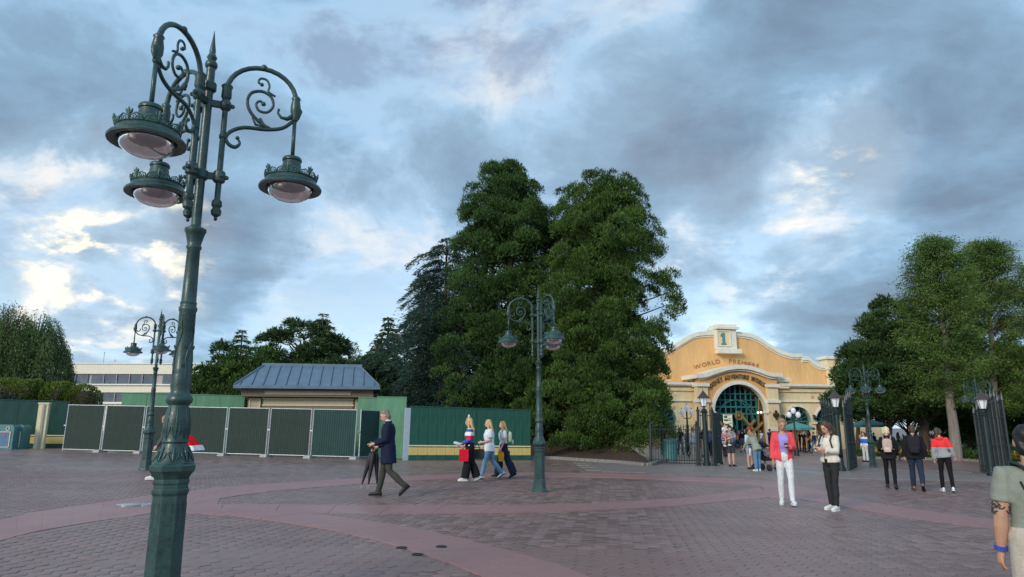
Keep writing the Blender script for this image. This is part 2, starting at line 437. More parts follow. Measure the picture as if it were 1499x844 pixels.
# round drain covers
for px, py in ((588, 803), (611, 813), (646, 802)):
    p = gnd(px, py); r = .07
    m = MB(); m.lathe([(r, -.02), (r, .006), (r*.92, .010), (r*.86, .006), (0, .006)], 20)
    z = .015 if any(inside(pl, p.x, p.y) for pl in band_poly) else .011
    dc = thing('drain_cover', {588: 'small round dark drain cover set at the lower edge of the pink band', 611: 'small round dark drain cover among clay pavers below the pink band', 646: 'small round dark drain cover in the middle of the pink concrete band'}[px], 'drain cover', (p.x, p.y, G(p.x)+z), 0, 'drain covers near the pink band')
    m.build('rim', M_iron, dc, smooth=1)
    for k in range(5): MB().box((0, -.04+.02*k, .0085), (.10-.02*abs(k-2), .008, .004)).build('bar', M_iron, dc)
for px, py in ((192, 740), (217, 739)):
    p = gnd(px, py)
    m = MB(); m.lathe([(.24, -.02), (.24, .034), (.22, .037), (0, .037)], 24)
    tag(m.build('access_cover', mat('worn_plate', (.40, .42, .44), .25, metal=.6, var=.15), None, (p.x, p.y, G(p.x)), smooth=1), {192: 'worn pale steel access cover in the pink band, whole in view', 217: 'worn pale steel access cover in the pink band, half hidden by the big lamp pedestal'}[px], 'manhole cover', 'pale access covers')

# ---------------------------------------------------------------- ornate green street lamps
M_diff = mat('lamp_diffuser', (.36, .29, .285), .5, var=.12, scale=9)
def glassmat(name, tint=(.9, .95, 1), amount=.80):
    m = bpy.data.materials.new(name); m.use_nodes = True; N = NT(m.node_tree)
    t = N.n('ShaderNodeBsdfTransparent', ins={0: (*tint, 1)}); g = N.n('ShaderNodeBsdfGlossy', ins={0: (1, 1, 1, 1), 1: .08})
    lw = N.n('ShaderNodeFresnel', ins={0: 1.5}).outputs[0]
    f = N.math('MULTIPLY_ADD', lw, .8, 1-amount-.1, clamp=True)
    ms = N.n('ShaderNodeMixShader', ins={0: f, 1: t.outputs[0], 2: g.outputs[0]})
    o = N.n('ShaderNodeOutputMaterial'); N.link(ms.outputs[0], o.inputs[0]); return m
M_bowl = glassmat('clear_bowl')
KL = .886
def arc_pts(c, r, a0, a1, n, r1=None):
    r1 = r if r1 is None else r1
    return [(c[0]+(r+(r1-r)*k/n)*cos(a0+(a1-a0)*k/n), c[1]+(r+(r1-r)*k/n)*sin(a0+(a1-a0)*k/n)) for k in range(n+1)]
def make_lamp(label, fine=True):
    t = thing('street_lamp', label, 'street lamp', group='green three-armed street lamps')
    S = Matrix.Scale(KL, 4); n = 18 if fine else 12
    def B(m, name, mt=M_green, par=t, smooth=40):
        if name in ('pedestal', 'panel_frame', 'shaft', 'bell_leaf', 'vase_leaf', 'scroll_leaf'): m.v = [(x*.87, y*.87, z*.945) for x, y, z in m.v]
        return m.xf(S).build(name, mt, par, smooth=smooth)
    oct_ = MB(); rot = pi/8
    oct_.lathe([(.255, -.08), (.255, .05), (.245, .075), (.215, .10), (.20, .30), (.192, .345), (.178, .36), (.170, 1.10), (.184, 1.125), (.186, 1.15), (.172, 1.165), (.172, 1.20), (.182, 1.215), (.182, 1.235), (.172, 1.25), (.20, 1.30), (.228, 1.325), (.232, 1.37), (.205, 1.395)], 8, rot=rot)
    ped = B(oct_, 'pedestal', smooth=20)
    for k in range(8):      # sunk panel frames on the eight faces
        a = k*pi/4; m = MB(); r = .170*cos(pi/8)
        for z, w, h in ((.44, .075, .012), (1.03, .072, .012)): m.box((r-.001, 0, z), (.010, w, h))
        for y in (-.034, .034): m.box((r-.001, y, .735), (.010, .007, .60))
        m.xf(Matrix.Rotation(a, 4, 'Z')); B(m, 'panel_frame', par=ped)
    sh = MB(); sh.lathe([(.20, 1.395), (.17, 1.44), (.150, 1.50), (.122, 1.555), (.118, 1.575), (.128, 1.59), (.118, 1.61), (.126, 1.68), (.128, 1.75), (.112, 1.86), (.098, 1.92), (.098, 1.935), (.126, 1.96), (.132, 1.99), (.12, 2.02), (.098, 2.045), (.092, 2.07),
              (.100, 2.12), (.098, 2.22), (.090, 2.25), (.096, 2.27), (.088, 2.29), (.088, 2.5), (.083, 2.84), (.092, 2.86), (.094, 2.885), (.084, 2.90), (.080, 2.92), (.086, 2.935), (.076, 2.95), (.066, 3.48), (.078, 3.495), (.08, 3.515), (.07, 3.53), (.075, 3.56), (.10, 3.655), (.112, 3.67), (.112, 3.70), (.075, 3.715), (.05, 3.74)], n)
    shaft = B(sh, 'shaft')
    if fine:                # acanthus relief on bell, vase and lower shaft
        for k in range(8):
            a = k*pi/4
            def on(r, z, da=0): return (r*cos(a+da), r*sin(a+da), z)
            m = MB()
            m.limb([on(.185, 1.42), on(.160, 1.48), on(.136, 1.54)], [.012, .016, .006], 6)
            for s in (-1, 1): m.limb([on(.190, 1.41, .10*s), on(.170, 1.45, .26*s), on(.157, 1.485, .33*s), on(.158, 1.50, .22*s)], [.006, .009, .007, .005], 5)
            B(m, 'bell_leaf', par=shaft, smooth='all')
            m = MB(); m.limb([on(.116, 1.62), on(.124, 1.70), on(.121, 1.79), on(.105, 1.90)], [.007, .012, .010, .004], 6)
            for s in (-1, 1): m.limb([on(.118, 1.63, .1*s), on(.126, 1.70, .3*s), on(.124, 1.76, .34*s), on(.122, 1.77, .22*s)], [.005, .008, .006, .004], 5)
            B(m, 'vase_leaf', par=shaft, smooth='all')
            if k % 2 == 0:
                m = MB(); P = [on(.093-.006*i/8, 2.10+.72*i/8, .16*i+.25*sin(i*1.4)) for i in range(9)]
                m.limb(P, [.006, .009, .011, .009, .010, .009, .008, .007, .004], 6)
                for i in (2, 4, 6): m.limb([P[i], on(.096, 2.10+.72*i/8+.05, .16*i+.25*sin(i*1.4)-.35), on(.094, 2.10+.72*i/8+.02, .16*i+.25*sin(i*1.4)-.5)], [.005, .007, .004], 5)
                B(m, 'scroll_leaf', par=shaft, smooth='all')
    po = MB(); po.lathe([(.045, 3.45), (.042, 5.18), (.055, 5.19), (.062, 5.22), (.055, 5.245), (.035, 5.265), (.05, 5.30), (.035, 5.335), (.028, 5.35), (.032, 5.37), (.016, 5.48), (.002, 5.60)], 12)
    pole = B(po, 'pole')
    for z in (4.05, 4.98):
        m = MB(); m.lathe([(.055, z-.05), (.07, z-.035), (.07, z+.035), (.055, z+.05)], 10); B(m, 'collar')
    for i in range(3):
        a = i*2*pi/3; RM = Matrix.Rotation(a, 4, 'Z'); t0 = .165
        def P(r, z, y=0): return Vector((r, y, z))
        def done(m, name, mt=M_green, par=None, smooth='all'):
            dz = .185 if name in ('lamp_shade', 'crest_rail', 'diffuser', 'glass_bowl') else .17
            m.v = [(x, y, z - dz*(max(0, min(1, (z-4.15)/.6)) if name == 'arm' else 1)) for x, y, z in m.v]
            return B(m.xf(RM), name, mt, par, smooth)
        m = MB(); m.lathe([(.006, 3.60), (.018, 3.615), (.014, 3.635), (.045, 3.66), (.05, 3.70), (.035, 3.73), (.05, 3.755), (.045, 3.80), (.028, 3.82), (.028, 3.98), (.055, 4.00), (.062, 4.05), (.055, 4.10), (.028, 4.12), (.027, 4.92), (.05, 4.94), (.062, 4.98), (.05, 5.02), (.034, 5.04), (.05, 5.07), (.047, 5.16), (.058, 5.19), (.03, 5.22)], 10, (t0, 0, 0))
        for z in (4.05, 4.98):
            m.box((t0/2, 0, z), (t0, .05, .06))
            for s in (-1, 1): m.sphere((t0+.02, .058*s, z), .022, 6, 4)
            m.sphere((t0+.066, 0, z), .024, 6, 4)
        arm = done(m, 'arm', par=t, smooth=40)
        m = MB(); top = [P(t0, 5.12)] + [P(.50+.335*cos(x), 5.16+.30*sin(x)) for x in [pi-pi*k/14 for k in range(15)]] + [P(.838, 5.10)]
        m.tube(top, [.026]*len(top), 8)
        m.sphere(P(.50, 5.47), .036, 8, 6); done(m, 'arch_tube', par=arm)
        # dolphin-shaped hanger with its hooked tail, then the drop rod
        m = MB(); m.lathe([(.02, 4.93), (.034, 4.95), (.03, 4.98), (.05, 5.03), (.052, 5.10), (.040, 5.17), (.050, 5.19), (.03, 5.215)], 8, (.838, 0, 0))
        m.limb([P(.83, 5.00), P(.76, 4.95), P(.70, 4.955), P(.665, 5.0), P(.672, 5.035)], [.03, .022, .016, .013, .016], 6); m.limb([P(.85, 5.12), P(.885, 5.05), P(.872, 4.97)], [.02, .028, .012], 6)
        m.lathe([(.020, 4.52), (.020, 4.96)], 8, (.838, 0, 0)); done(m, 'hanger', par=arm)
        m = MB()
        low = polyline([P(.30, 4.655), P(.325, 4.60), P(.285, 4.555), P(.225, 4.575), P(.192, 4.64), P(.24, 4.72), P(.36, 4.78), P(.56, 4.795), P(.72, 4.84), P(.82, 4.935)], 4)
        m.tube(low, [.010 + .010*min(1, k/8) for k in range(len(low))], 6); m.sphere(P(.30, 4.655), .022, 6, 4)
        m.lathe([(.036, 4.625), (.036, 4.665)], 8, (t0, 0, 0)); done(m, 'brace_scroll', par=arm)
        m = MB()
        sp = polyline([P(.62, 4.80), P(.50, 4.86), P(.40, 4.96), P(.365, 5.07), P(.40, 5.17), P(.50, 5.205), P(.59, 5.16), P(.615, 5.06), P(.56, 4.985), P(.48, 4.99), P(.45, 5.055), P(.485, 5.095), P(.52, 5.07)], 4)
        m.tube(sp, [.019-.007*k/len(sp) for k in range(len(sp))], 6); m.sphere(P(.52, 5.07), .026, 6, 4)
        c2 = polyline([P(.63, 5.175), P(.56, 5.215), P(.565, 5.28), P(.535, 5.34), P(.475, 5.345), P(.455, 5.30), P(.49, 5.28)], 4)
        m.tube(c2, .012, 6); m.sphere(P(.49, 5.28), .022, 6, 4)
        m.limb([P(.42, 4.90), P(.46, 4.83), P(.54, 4.815)], [.006, .016, .006], 5); m.limb([P(.50, 4.90), P(.53, 4.85), P(.58, 4.825)], [.015, .016, .006], 5)
        done(m, 'spiral_scroll', par=arm)
        # shade, crest and glass bowl
        cz = 4.55; C = (.838, 0, cz)
        m = MB(); m.lathe([(.022, .02), (.030, .0), (.088, -.005), (.098, -.02), (.098, -.04), (.088, -.05), (.098, -.12), (.118, -.165), (.165, -.195), (.225, -.215), (.245, -.235), (.262, -.29), (.30, -.315), (.312, -.335), (.308, -.352), (.26, -.352), (.245, -.342), (.235, -.335), (.215, -.30), (.001, -.29)], 26, C)
        shd = done(m, 'lamp_shade', par=arm, smooth=35)
        for k in range(4):
            m2 = MB(); x = k*pi/2+.4; m2.limb([(.838+.097*cos(x), .097*sin(x), cz-.02), (.838+.112*cos(x), .112*sin(x), cz-.10), (.838+.118*cos(x), .118*sin(x), cz-.14)], [.012, .012, .006], 5)
            m.add(m2.v, m2.f) if False else None
        m = MB(); nc = 14 if fine else 10
        for k in range(nc):
            x0, x1 = 2*pi*k/nc, 2*pi*(k+1)/nc; rr = .250
            pt = lambda u, h: (.838+rr*(1+.5*h)*cos(x0+(x1-x0)*u), rr*(1+.5*h)*sin(x0+(x1-x0)*u), cz-.243+h*.72)
            m.tube([pt(0, 0), pt(.12, .05), pt(.5, .075), pt(.88, .05), pt(1, 0)], .0075, 5)
            m.tube([pt(.30, .0), pt(.28, .035), pt(.45, .05), pt(.55, .03), pt(.42, .02)], .006, 4); m.tube([pt(.70, .0), pt(.74, .03), pt(.62, .045)], .006, 4)
            if k % 2 == 0:
                m.limb([pt(0, .02), pt(0, .085), pt(0, .135)], [.010, .016, .006], 5)
                for s in (-.16, .16): m.limb([pt(0, .06), pt(s, .085), pt(s*1.4, .11)], [.007, .012, .009], 5)
        m.lathe([(.252, -.245), (.256, -.243), (.256, -.235), (.252, -.233)], 24, C)
        done(m, 'crest_rail', M_green2, arm)
        m = MB(); m.lathe([(.001, -.325), (.150, -.325), (.212, -.338), (.212, -.345), (.001, -.345)], 22, C); done(m, 'diffuser', M_diff, arm, 30)
        m = MB(); m.loft([[Vector((.838+r*cos(2*pi*k/22), r*sin(2*pi*k/22), cz+z)) for k in range(22)] for r, z in [(.222*cos(x), -.352-.122*sin(x)) for x in [pi/2*j/8*.999 for j in range(9)]]], caps=False); done(m, 'glass_bowl', M_bowl, arm)
    return t
M_green2 = mat('crest_green', (.045, .115, .100), .45, var=.3, scale=9)
def put_lamp(o, px, py, Y, az):
    p = at(px, py, Y); o.location = (p.x, p.y, G(p.x)); o.rotation_euler = (0, 0, radians(az))
lampA = make_lamp('tall green ornate three-armed lamp standing beside the pink band, clear glass bowls in view')
put_lamp(lampA, 287, 330, 5.6, 24)
lampC = make_lamp('green three-armed street lamp in front of the two tall conifers', False); put_lamp(lampC, 789, 600, 16.9, 178)
lampB = copy_tree(lampC, label='green three-armed street lamp in front of the row of mesh-clad site barriers'); put_lamp(lampB, 226, 560, 21.4, 184)
lampD = copy_tree(lampC, label='green street lamp beside the open gate leaves and the lawn'); put_lamp(lampD, 1271, 610, 33.5, 4)
lampE = copy_tree(lampC, label='distant green street lamp on the lawn edge behind the folded gate leaf with lantern'); put_lamp(lampE, 1434, 610, 40.5, 185)

# ---------------------------------------------------------------- site barriers, hoardings, kiosk, office block
M_mesh = mat('dark_barrier_sheet', (.020, .040, .031), .7, var=.25, scale=3)
M_mesh2 = mat('green_barrier_sheet', (.010, .050, .043), .55, var=.25, scale=3)
M_hgreen = mat('hoarding_green', (.010, .085, .054), .42, var=.3, scale=2.2, streak=(1.6, 1.6, .35), bump=.1, bscale=12)
M_hdark = mat('hoarding_dark_green', (.006, .052, .042), .45, var=.3, scale=2.0, streak=(1.6, 1.6, .35))
M_lgreen = mat('plywood_pale_green', (.085, .235, .135), .6, var=.2, scale=2.0, streak=(1.4, 1.4, .3))
M_cream = mat('cream_trim', (.72, .66, .42), .55, var=.1, scale=5)
M_yel = mat('yellow_skirting', (.62, .47, .16), .55, var=.12, scale=4)
M_foot = mat('concrete_foot', (.36, .36, .35), .85, var=.2, scale=10)

def barrier(p0, p1, h, label, sheet, lean=0.0):
    d = Vector((p1.x-p0.x, p1.y-p0.y, 0)); L = d.length; rz = atan2(d.y, d.x)
    t = thing('site_barrier', label, 'barrier', (p0.x, p0.y, G(p0.x)), rz, 'mesh-clad site barriers in a row'); t.rotation_euler = (lean, -atan2(G(p1.x)-G(p0.x), L)*1.0, rz)
    for x in (.05, L-.05): MB().lathe([(.024, .02), (.024, h)], 8, (x, 0, 0)).build('post', M_steel, t, smooth=1)
    for z in (.10, h-.03): MB().tube([(.05, 0, z), (L-.05, 0, z)], .019, 8).build('rail', M_steel, t, smooth=1)
    m = MB(); nr = int(L/.055); P = []; F = []
    for k in range(nr+1):
        x = .075+(L-.15)*k/nr; y = .010*(1 if k % 2 else -1)
        P += [(x, y, .12), (x, y, h-.05)]
    F = [(2*k, 2*k+2, 2*k+3, 2*k+1) for k in range(nr)]
    m.add(P, F); m.add([(x, y+.004, z) for x, y, z in P], [f[::-1] for f in F]); m.build('sheet', sheet, t)
    MB().box((L-.02, 0, .06), (.32, .62, .12), taper=.82).build('foot', M_foot, t, smooth=25)
    MB().box((0, 0, h*.55), (.10, .05, .05)).build('clamp', M_steel, t)
    return t
BX = [(90, 660), (147, 661.5), (206, 663), (266, 665), (328, 667), (390, 668.5), (453, 670.5), (520, 672.5)]
LB = ['first barrier panel next to the cream post, grey-brown mesh sheet', 'barrier panel with grey-brown sheet just beside the small green lamp', 'barrier panel standing behind the small green lamp pole', 'barrier panel hidden partly by the tall lamp vase and red cape', 'dark brown barrier panel right beside the red cape, below the pale green boards', 'dark barrier panel below the near end of the kiosk roof', 'deep green barrier panel under the kiosk shutter']
for i in range(7):
    a, b = gnd(*BX[i]), gnd(*BX[i+1]); a.y = 32.2-.25*i; b.y = 32.2-.25*(i+1)
    a.x = at(BX[i][0], BX[i][1], a.y).x; b.x = at(BX[i+1][0], BX[i+1][1], b.y).x
    barrier(a, b, 2.13, LB[i], M_mesh if i < 6 else M_mesh2)
a = at(524, 672, 30.5); b = at(579, 668, 32.6); barrier(a, b, 2.13, 'deep green barrier panel turned back behind the man in the navy coat', M_mesh2)

def hoarding(p0, p1, h, label, gm, plank=.5, skirt=True, post=None, name='hoarding'):
    d = Vector((p1.x-p0.x, p1.y-p0.y, 0)); L = d.length; rz = atan2(d.y, d.x)
    t = thing(name, label, 'hoarding', (p0.x, p0.y, G(p0.x))); t.rotation_euler = (0, -atan2(G(p1.x)-G(p0.x), L), rz)
    n = max(1, round(L/plank)); w = L/n; me = None
    for k in range(n):
        if me is None: me = MB().box((0, 0, h/2+.01), (w-.012, .04, h-.02)).mesh('board')
        link('board', me, gm, t, ((k+.5)*w, random.uniform(-.003, .003), 0))
    MB().box((L/2, .05, h*.5), (L, .05, h-.1)).build('backing', gm, t)
    if skirt:
        MB().box((L/2, -.035, .62), (L, .05, .055)).build('cream_rail', M_cream, t)
        mm = None
        for k in range(n):
            if mm is None: mm = MB().box((0, 0, .385), (w-.012, .03, .33)).mesh('skirting_board')
            link('skirting_board', mm, M_yel, t, ((k+.5)*w, -.034, 0))
        MB().box((L/2, -.040, .105), (L, .05, .20)).build('kick_board', gm, t)
    MB().box((L/2, 0, h+.015), (L, .10, .04)).build('top_cap', gm, t)
    return t
p0, p1 = at(597, 674, 30.6), at(776, 671, 33.2)
hb = hoarding(p0, p1, 2.30, 'bright green boarded hoarding with cream and yellow skirting behind the three blonde women', M_hgreen, .42)
MB().box((-.10, .02, 1.12), (.24, .12, 2.24)).build('end_post', mat('pale_blue_grey_post', (.36, .45, .50), .5, var=.1), hb)
L_h = (p1-p0).length
MB().box((L_h*.53, -.028, 1.45), (.03, .02, 1.62)).build('joint_strip', M_hdark, hb)
q0, q1 = at(-60, 657, 34.0), at(93, 657, 35.6)
hl = hoarding(q0, q1, 2.32, 'dark green hoarding with cream rail below the clipped hedge', M_hdark, 1.2)
post = thing('hoarding_post', 'cream square post with tan centre strip standing before the dark green hoarding', 'post', tuple(at(57, 657, 34.3))); post.location.z = G(post.location.x)
MB().box((0, 0, 1.08), (.42, .30, 2.16), rz=.3).build('shaft', M_cream, post); MB().box((.075, -.16, 1.08), (.10, .05, 2.10), rz=.3).build('centre_strip', mat('tan_strip', (.42, .34, .28), .6), post); MB().box((0, 0, 2.19), (.48, .36, .07), rz=.3).build('cap', M_cream, post)
# plain pale-green site boards behind
def plyboards(px0, px1, Y0, Y1, h, label):
    a, b = at(px0, 650, Y0), at(px1, 650, Y1); return hoarding(a, b, h, label, M_lgreen, 1.25, False)
plyboards(170, 352, 36.5, 37.5, 2.86, 'pale green plywood site boards standing behind the barriers, next to the office block')
plyboards(548, 592, 31.6, 31.5, 2.72, 'tall pale green plywood board beside the grey post and green hoarding')
plyboards(520, 552, 33.6, 33.6, 2.75, 'pale green plywood board tucked behind the kiosk end wall')

# kiosk
M_zinc = mat('zinc_roof', (.135, .20, .27), .40, metal=.25, var=.14, scale=2.5)
M_taupe = mat('taupe_wall', (.17, .125, .085), .65, var=.15, scale=3)
M_beige = mat('beige_panel', (.46, .37, .25), .6, var=.1, scale=4)
M_ykie = mat('kiosk_trim_yellow', (.70, .60, .33), .55, var=.08)
M_shut = mat('shutter_taupe', (.30, .25, .185), .5, var=.1, scale=4)
Yk = 36.0; c0, c1 = at(349, 560, Yk), at(554, 560, Yk)
kx = (c0.x+c1.x)/2; kw = c1.x-c0.x; z_e = at(450, 564, Yk).z; z_t = at(450, 536, Yk+2.0).z; g0 = G(kx)
kio = thing('kiosk', 'closed kiosk with blue-grey standing-seam hip roof behind the site barriers', 'kiosk', (kx, Yk, g0), radians(11))
ze, zt = z_e-g0, z_t-g0; D = 4.4; hw = kw/2; rt = hw*.70
roof = MB(); ev = [(-hw, 0, ze), (hw, 0, ze), (hw, D, ze), (-hw, D, ze)]; rg = [(-rt, 1.9, zt), (rt, 1.9, zt), (rt, 2.5, zt), (-rt, 2.5, zt)]
roof.add(ev+rg, [(3, 2, 1, 0), (4, 5, 6, 7), (0, 1, 5, 4), (1, 2, 6, 5), (2, 3, 7, 6), (3, 0, 4, 7)])
rf = roof.build('roof', M_zinc, kio)
for k in range(13):
    x = -hw+kw*(k+.5)/13; xt = x*.985
    s = min(1, (hw-abs(x))/(hw-rt)); MB().tube([(x, -.01, ze+.03), (x*(1-.015*s), 1.9*s, ze+(zt-ze)*s+.03)], .028, 4).build('seam', M_zinc, rf)
for s in (-1, 1): MB().tube([(s*hw, 0, ze+.02), (s*rt, 1.9, zt+.02)], .05, 6).build('hip_cap', M_zinc, rf)
MB().box((0, 2.2, zt+.05), (2*rt+.2, .7, .16)).build('ridge_cap', M_zinc, rf)
MB().box((0, D/2, ze-.085), (kw+.08, D+.08, .17)).build('gutter', M_zinc, kio)
zw = ze-.17; ww = hw*.84
MB().box((0, D/2, zw-.20), (ww*2+.55, D-.7, .40)).build('frieze', M_taupe, kio); MB().box((0, .33, zw-.20), (ww*1.42, .06, .20)).build('frieze_panel', M_shut, kio)
MB().box((0, D/2+.2, (zw-.40)/2), (ww*2, D-1.2, zw-.40)).build('wall', M_taupe, kio)
for s in (-1, 1):
    f = MB().box((s*(ww-.36), .78, zw-1.30), (.52, .06, 1.55)).build('side_panel', M_beige, kio)
    for x in (-.26, .26): MB().box((s*(ww-.36)+x, .74, zw-1.30), (.05, .05, 1.60)).build('trim', M_ykie, f)
    MB().box((s*(ww-.36), .742, zw-.52), (.5, .05, .05)).build('trim', M_ykie, f)
w2 = ww-.78
f = MB().box((0, .78, zw-.66), (2*w2, .05, .34)).build('sign_band', M_beige, kio)
for z in (.17, -.17): MB().box((0, .745, zw-.66+z), (2*w2+.1, .05, .055)).build('trim', M_ykie, f)
sh = MB().box((0, .80, zw-1.75), (2*w2, .04, 1.84)).build('shutter', M_shut, kio)
sm = None
for k in range(16):
    if sm is None: sm = MB().box((0, 0, 0), (2*w2-.02, .05, .085), rx=.35).mesh('slat')
    link('slat', sm, M_shut, sh, (0, .77, zw-.92-.11*k))

# office block far behind
M_off = mat('office_cream', (.76, .72, .58), .7, var=.06, scale=.6); M_glass = mat('office_glass', (.085, .115, .15), .18, var=.3, scale=.5); M_offw = mat('office_white', (.78, .77, .72), .7, var=.05); M_pier = mat('office_pier', (.42, .38, .38), .7, var=.08)
Yo = 88
ob = thing('office_block', 'long low cream office block with dark ribbon windows beyond the hedge', 'building', (at(170, 600, Yo).x, Yo, 0), radians(3))
def oz(py): return at(170, py, Yo).z
def band(name, y0, y1, mt, dy=0.0, x0=-13, x1=16, par=ob): return MB().box(((x0+x1)/2, 4+dy, (oz(y0)+oz(y1))/2), (x1-x0, 8, abs(oz(y0)-oz(y1)))).build(name, mt, par)
band('parapet', 532.5, 547, M_off); band('roof_coping', 531, 532.6, M_offw, -.12)
band('upper_window_wall', 547, 561.5, M_pier, .3); band('floor_band', 561.5, 574, M_off); band('ledge', 562, 563.6, M_offw, -.25); band('lower_window_wall', 574, 588, M_pier, .3); band('ground_wall', 588, 650, M_off); band('ledge', 589, 591, M_offw, -.25)
for y0, y1 in ((547, 561.5), (574, 588)):
    for x0, x1 in ((-13, -4.0), (-3.6, 4.4), (5.3, 10.9), (11.8, 16)):
        w = band('ribbon_window', y0+.6, y1-.6, M_glass, .15, x0, x1, ob)
        k = max(2, int((x1-x0)/1.5))
        for j in range(1, k): MB().box((x0+(x1-x0)*j/k, .10, (oz(y0)+oz(y1))/2), (.07, .2, abs(oz(y0)-oz(y1))-.1)).build('mullion', M_pier, w)
for px, h in ((133, 1.7), (150, .7)):
    x = at(px, 540, Yo).x-ob.location.x; MB().lathe([(.05, 0), (.04, h), (.12, h+.02), (.02, h+.12)], 6, (x, 3, oz(532))).build('roof_mast', M_pier, ob)

# litter bins, left
M_bin = mat('bin_teal', (.070, .20, .21), .45, var=.2, scale=6); M_binb = mat('bin_panel_blue', (.07, .17, .30), .5, var=.15)
for i, (px, Y, lab) in enumerate(((4, 33.0, 'teal litter bin with round white mark, cut by the picture edge'), (19, 33.5, 'teal litter bin with thin cream outline beside the cream post'))):
    p = at(px, 655, Y); b = thing('litter_bin', lab, 'litter bin', (p.x, p.y, G(p.x)), .1, 'teal litter bins by the dark hoarding')
    w = .78
    m = MB(); m.prism([(-w/2, .04), (w/2, .04), (w/2, 1.02), (w/2-.10, 1.14), (-w/2+.10, 1.14), (-w/2, 1.02)], .6); m.build('body', M_bin, b)
    MB().box((0, .3, .02), (w+.05, .66, .05)).build('base', M_bin, b)
    f = MB().box((0, -.012, .45), (.5, .02, .66)).build('panel', M_binb if i == 0 else M_bin, b)
    for x in (-.26, .26): MB().box((x, -.02, .45), (.03, .03, .70)).build('outline', M_cream, f)
    for z in (.10, .80): MB().box((0, -.021, z), (.5, .03, .03)).build('outline', M_cream, f)
    if i == 0:
        m = MB(); m.tube([(.12+.075*cos(2*pi*k/14), -.02, .95+.09*sin(2*pi*k/14)) for k in range(15)], .016, 5); m.build('round_mark', M_offw, b)
        MB().box((0, -.025, .62), (.10, .02, .14)).build('small_mark', mat('bin_mark_red', (.35, .08, .12), .5), f)

# ---------------------------------------------------------------- the entrance building
M_or = mat('orange_stucco', (.76, .45, .185), .75, var=.12, scale=.8, streak=(1, 1, .3), bump=.1, bscale=30)
M_or2 = mat('portico_stucco', (.70, .38, .145), .75, var=.08, scale=.9)
M_ye = mat('yellow_stucco', (.80, .66, .40), .75, var=.11, scale=.9, streak=(1, 1, .3))
M_wh = mat('cream_moulding', (.80, .76, .64), .65, var=.10, scale=2, streak=(1, 1, .4))
M_red = mat('red_brick_base', (.20, .075, .05), .75, var=.3, scale=6)
M_teal = mat('teal_steel', (.035, .19, .19), .45, var=.15, scale=4)
M_dkg = mat('dark_glazing', (.012, .030, .038), .15, var=.3, scale=1)
M_gold = mat('gold_beam', (.42, .27, .085), .45, metal=.2, var=.15)
M_let = mat('letter_tan', (.42, .19, .08), .6, var=.1); M_letd = mat('letter_dark', (.11, .085, .045), .5, var=.2); M_letb = mat('letter_teal', (.09, .26, .29), .5, var=.1)
Z8 = lambda x, y: (1000+x/4.967, 470+y/4.967)
FA = radians(12); FE = Vector((cos(FA), sin(FA), 0)); FN = Vector((sin(FA), -cos(FA), 0))
_p = at(1083, 655, 68); FO = Vector((_p.x, _p.y, G(_p.x)))
bld = thing('entrance_building', 'orange and cream studio-style entrance building with curved gable and big arch', 'building', FO, FA)
def U(px, py, v=0.0):
    """pixel -> (u, w) on the facade plane standing v metres in front of the portico face"""
    d = ray(px, py); c = Vector((0, 0, H_CAM)); q = FO + FN*v
    t = (q-c).dot(FN)/d.dot(FN); P = c+d*t - FO
    return P.dot(FE), P.z
def UZ(x, y, v=0.0): return U(*Z8(x, y), v)
def slabp(name, outline, v, depth, m, par=bld, smooth=False):
    return MB().prism(outline, depth).shift((0, -v, 0)).build(name, m, par, smooth=smooth)
def wallbox(name, a, b, v, depth, m, par=bld):
    (u0, w0), (u1, w1) = a, b; u0, u1 = sorted((u0, u1)); w0, w1 = sorted((w0, w1))
    return slabp(name, [(u0, w0), (u1, w0), (u1, w1), (u0, w1)], v, depth, m, par)
def ribbon(name, pts, th, v, depth, m, par=bld):
    """moulding that follows a curve, th thick downwards"""
    lo = [(u, w-th) for u, w in pts]
    mb = MB(); n = len(pts)
    for vv in (0, depth): mb.add([(u, vv-v, w) for u, w in pts] + [(u, vv-v, w) for u, w in lo], [])
    F = []
    for k in range(n-1): F += [(k, n+k, n+k+1, k+1), (2*n+k, 2*n+k+1, 3*n+k+1, 3*n+k), (k, k+1, 2*n+k+1, 2*n+k), (n+k, 3*n+k, 3*n+k+1, n+k+1)]
    F += [(0, 2*n, 3*n, n), (n-1, 2*n-1, 4*n-1, 3*n-1)]
    mb.add([], []); mb.f += F; return mb.build(name, m, par)
def sm(pts, n=5): return [(p.x, p.y) for p in polyline([(a, b, 0) for a, b in pts], n)]
VG = -3.0
top_r = [UZ(x, y, VG) for x, y in ((296, 74), (360, 79), (430, 86), (500, 100), (570, 136), (640, 182), (720, 221), (800, 240), (858, 238))]
step_r = [UZ(x, y, VG) for x, y in ((858, 262), (905, 262), (940, 290), (980, 312), (1026, 318))]
cu = UZ(296, 90, VG)[0]
mir = lambda L: [(2*cu-u, w) for u, w in reversed(L)]
right = sm(top_r) + sm(step_r); base_w = UZ(700, 470, VG)[1]
full = mir(right[1:]) + right
slabp('gable_wall', [(full[0][0], -.2), (full[-1][0], -.2)] + full[::-1], VG, .8, M_or)
for part in (mir(sm(step_r)), mir(sm(top_r)) + sm(top_r)[1:], sm(step_r)):
    ribbon('coping', [(u, w+.06) for u, w in part], .42, VG+.22, 1.1, M_wh); ribbon('coping_fillet', [(u, w-.38) for u, w in part], .16, VG+.10, .5, M_wh)
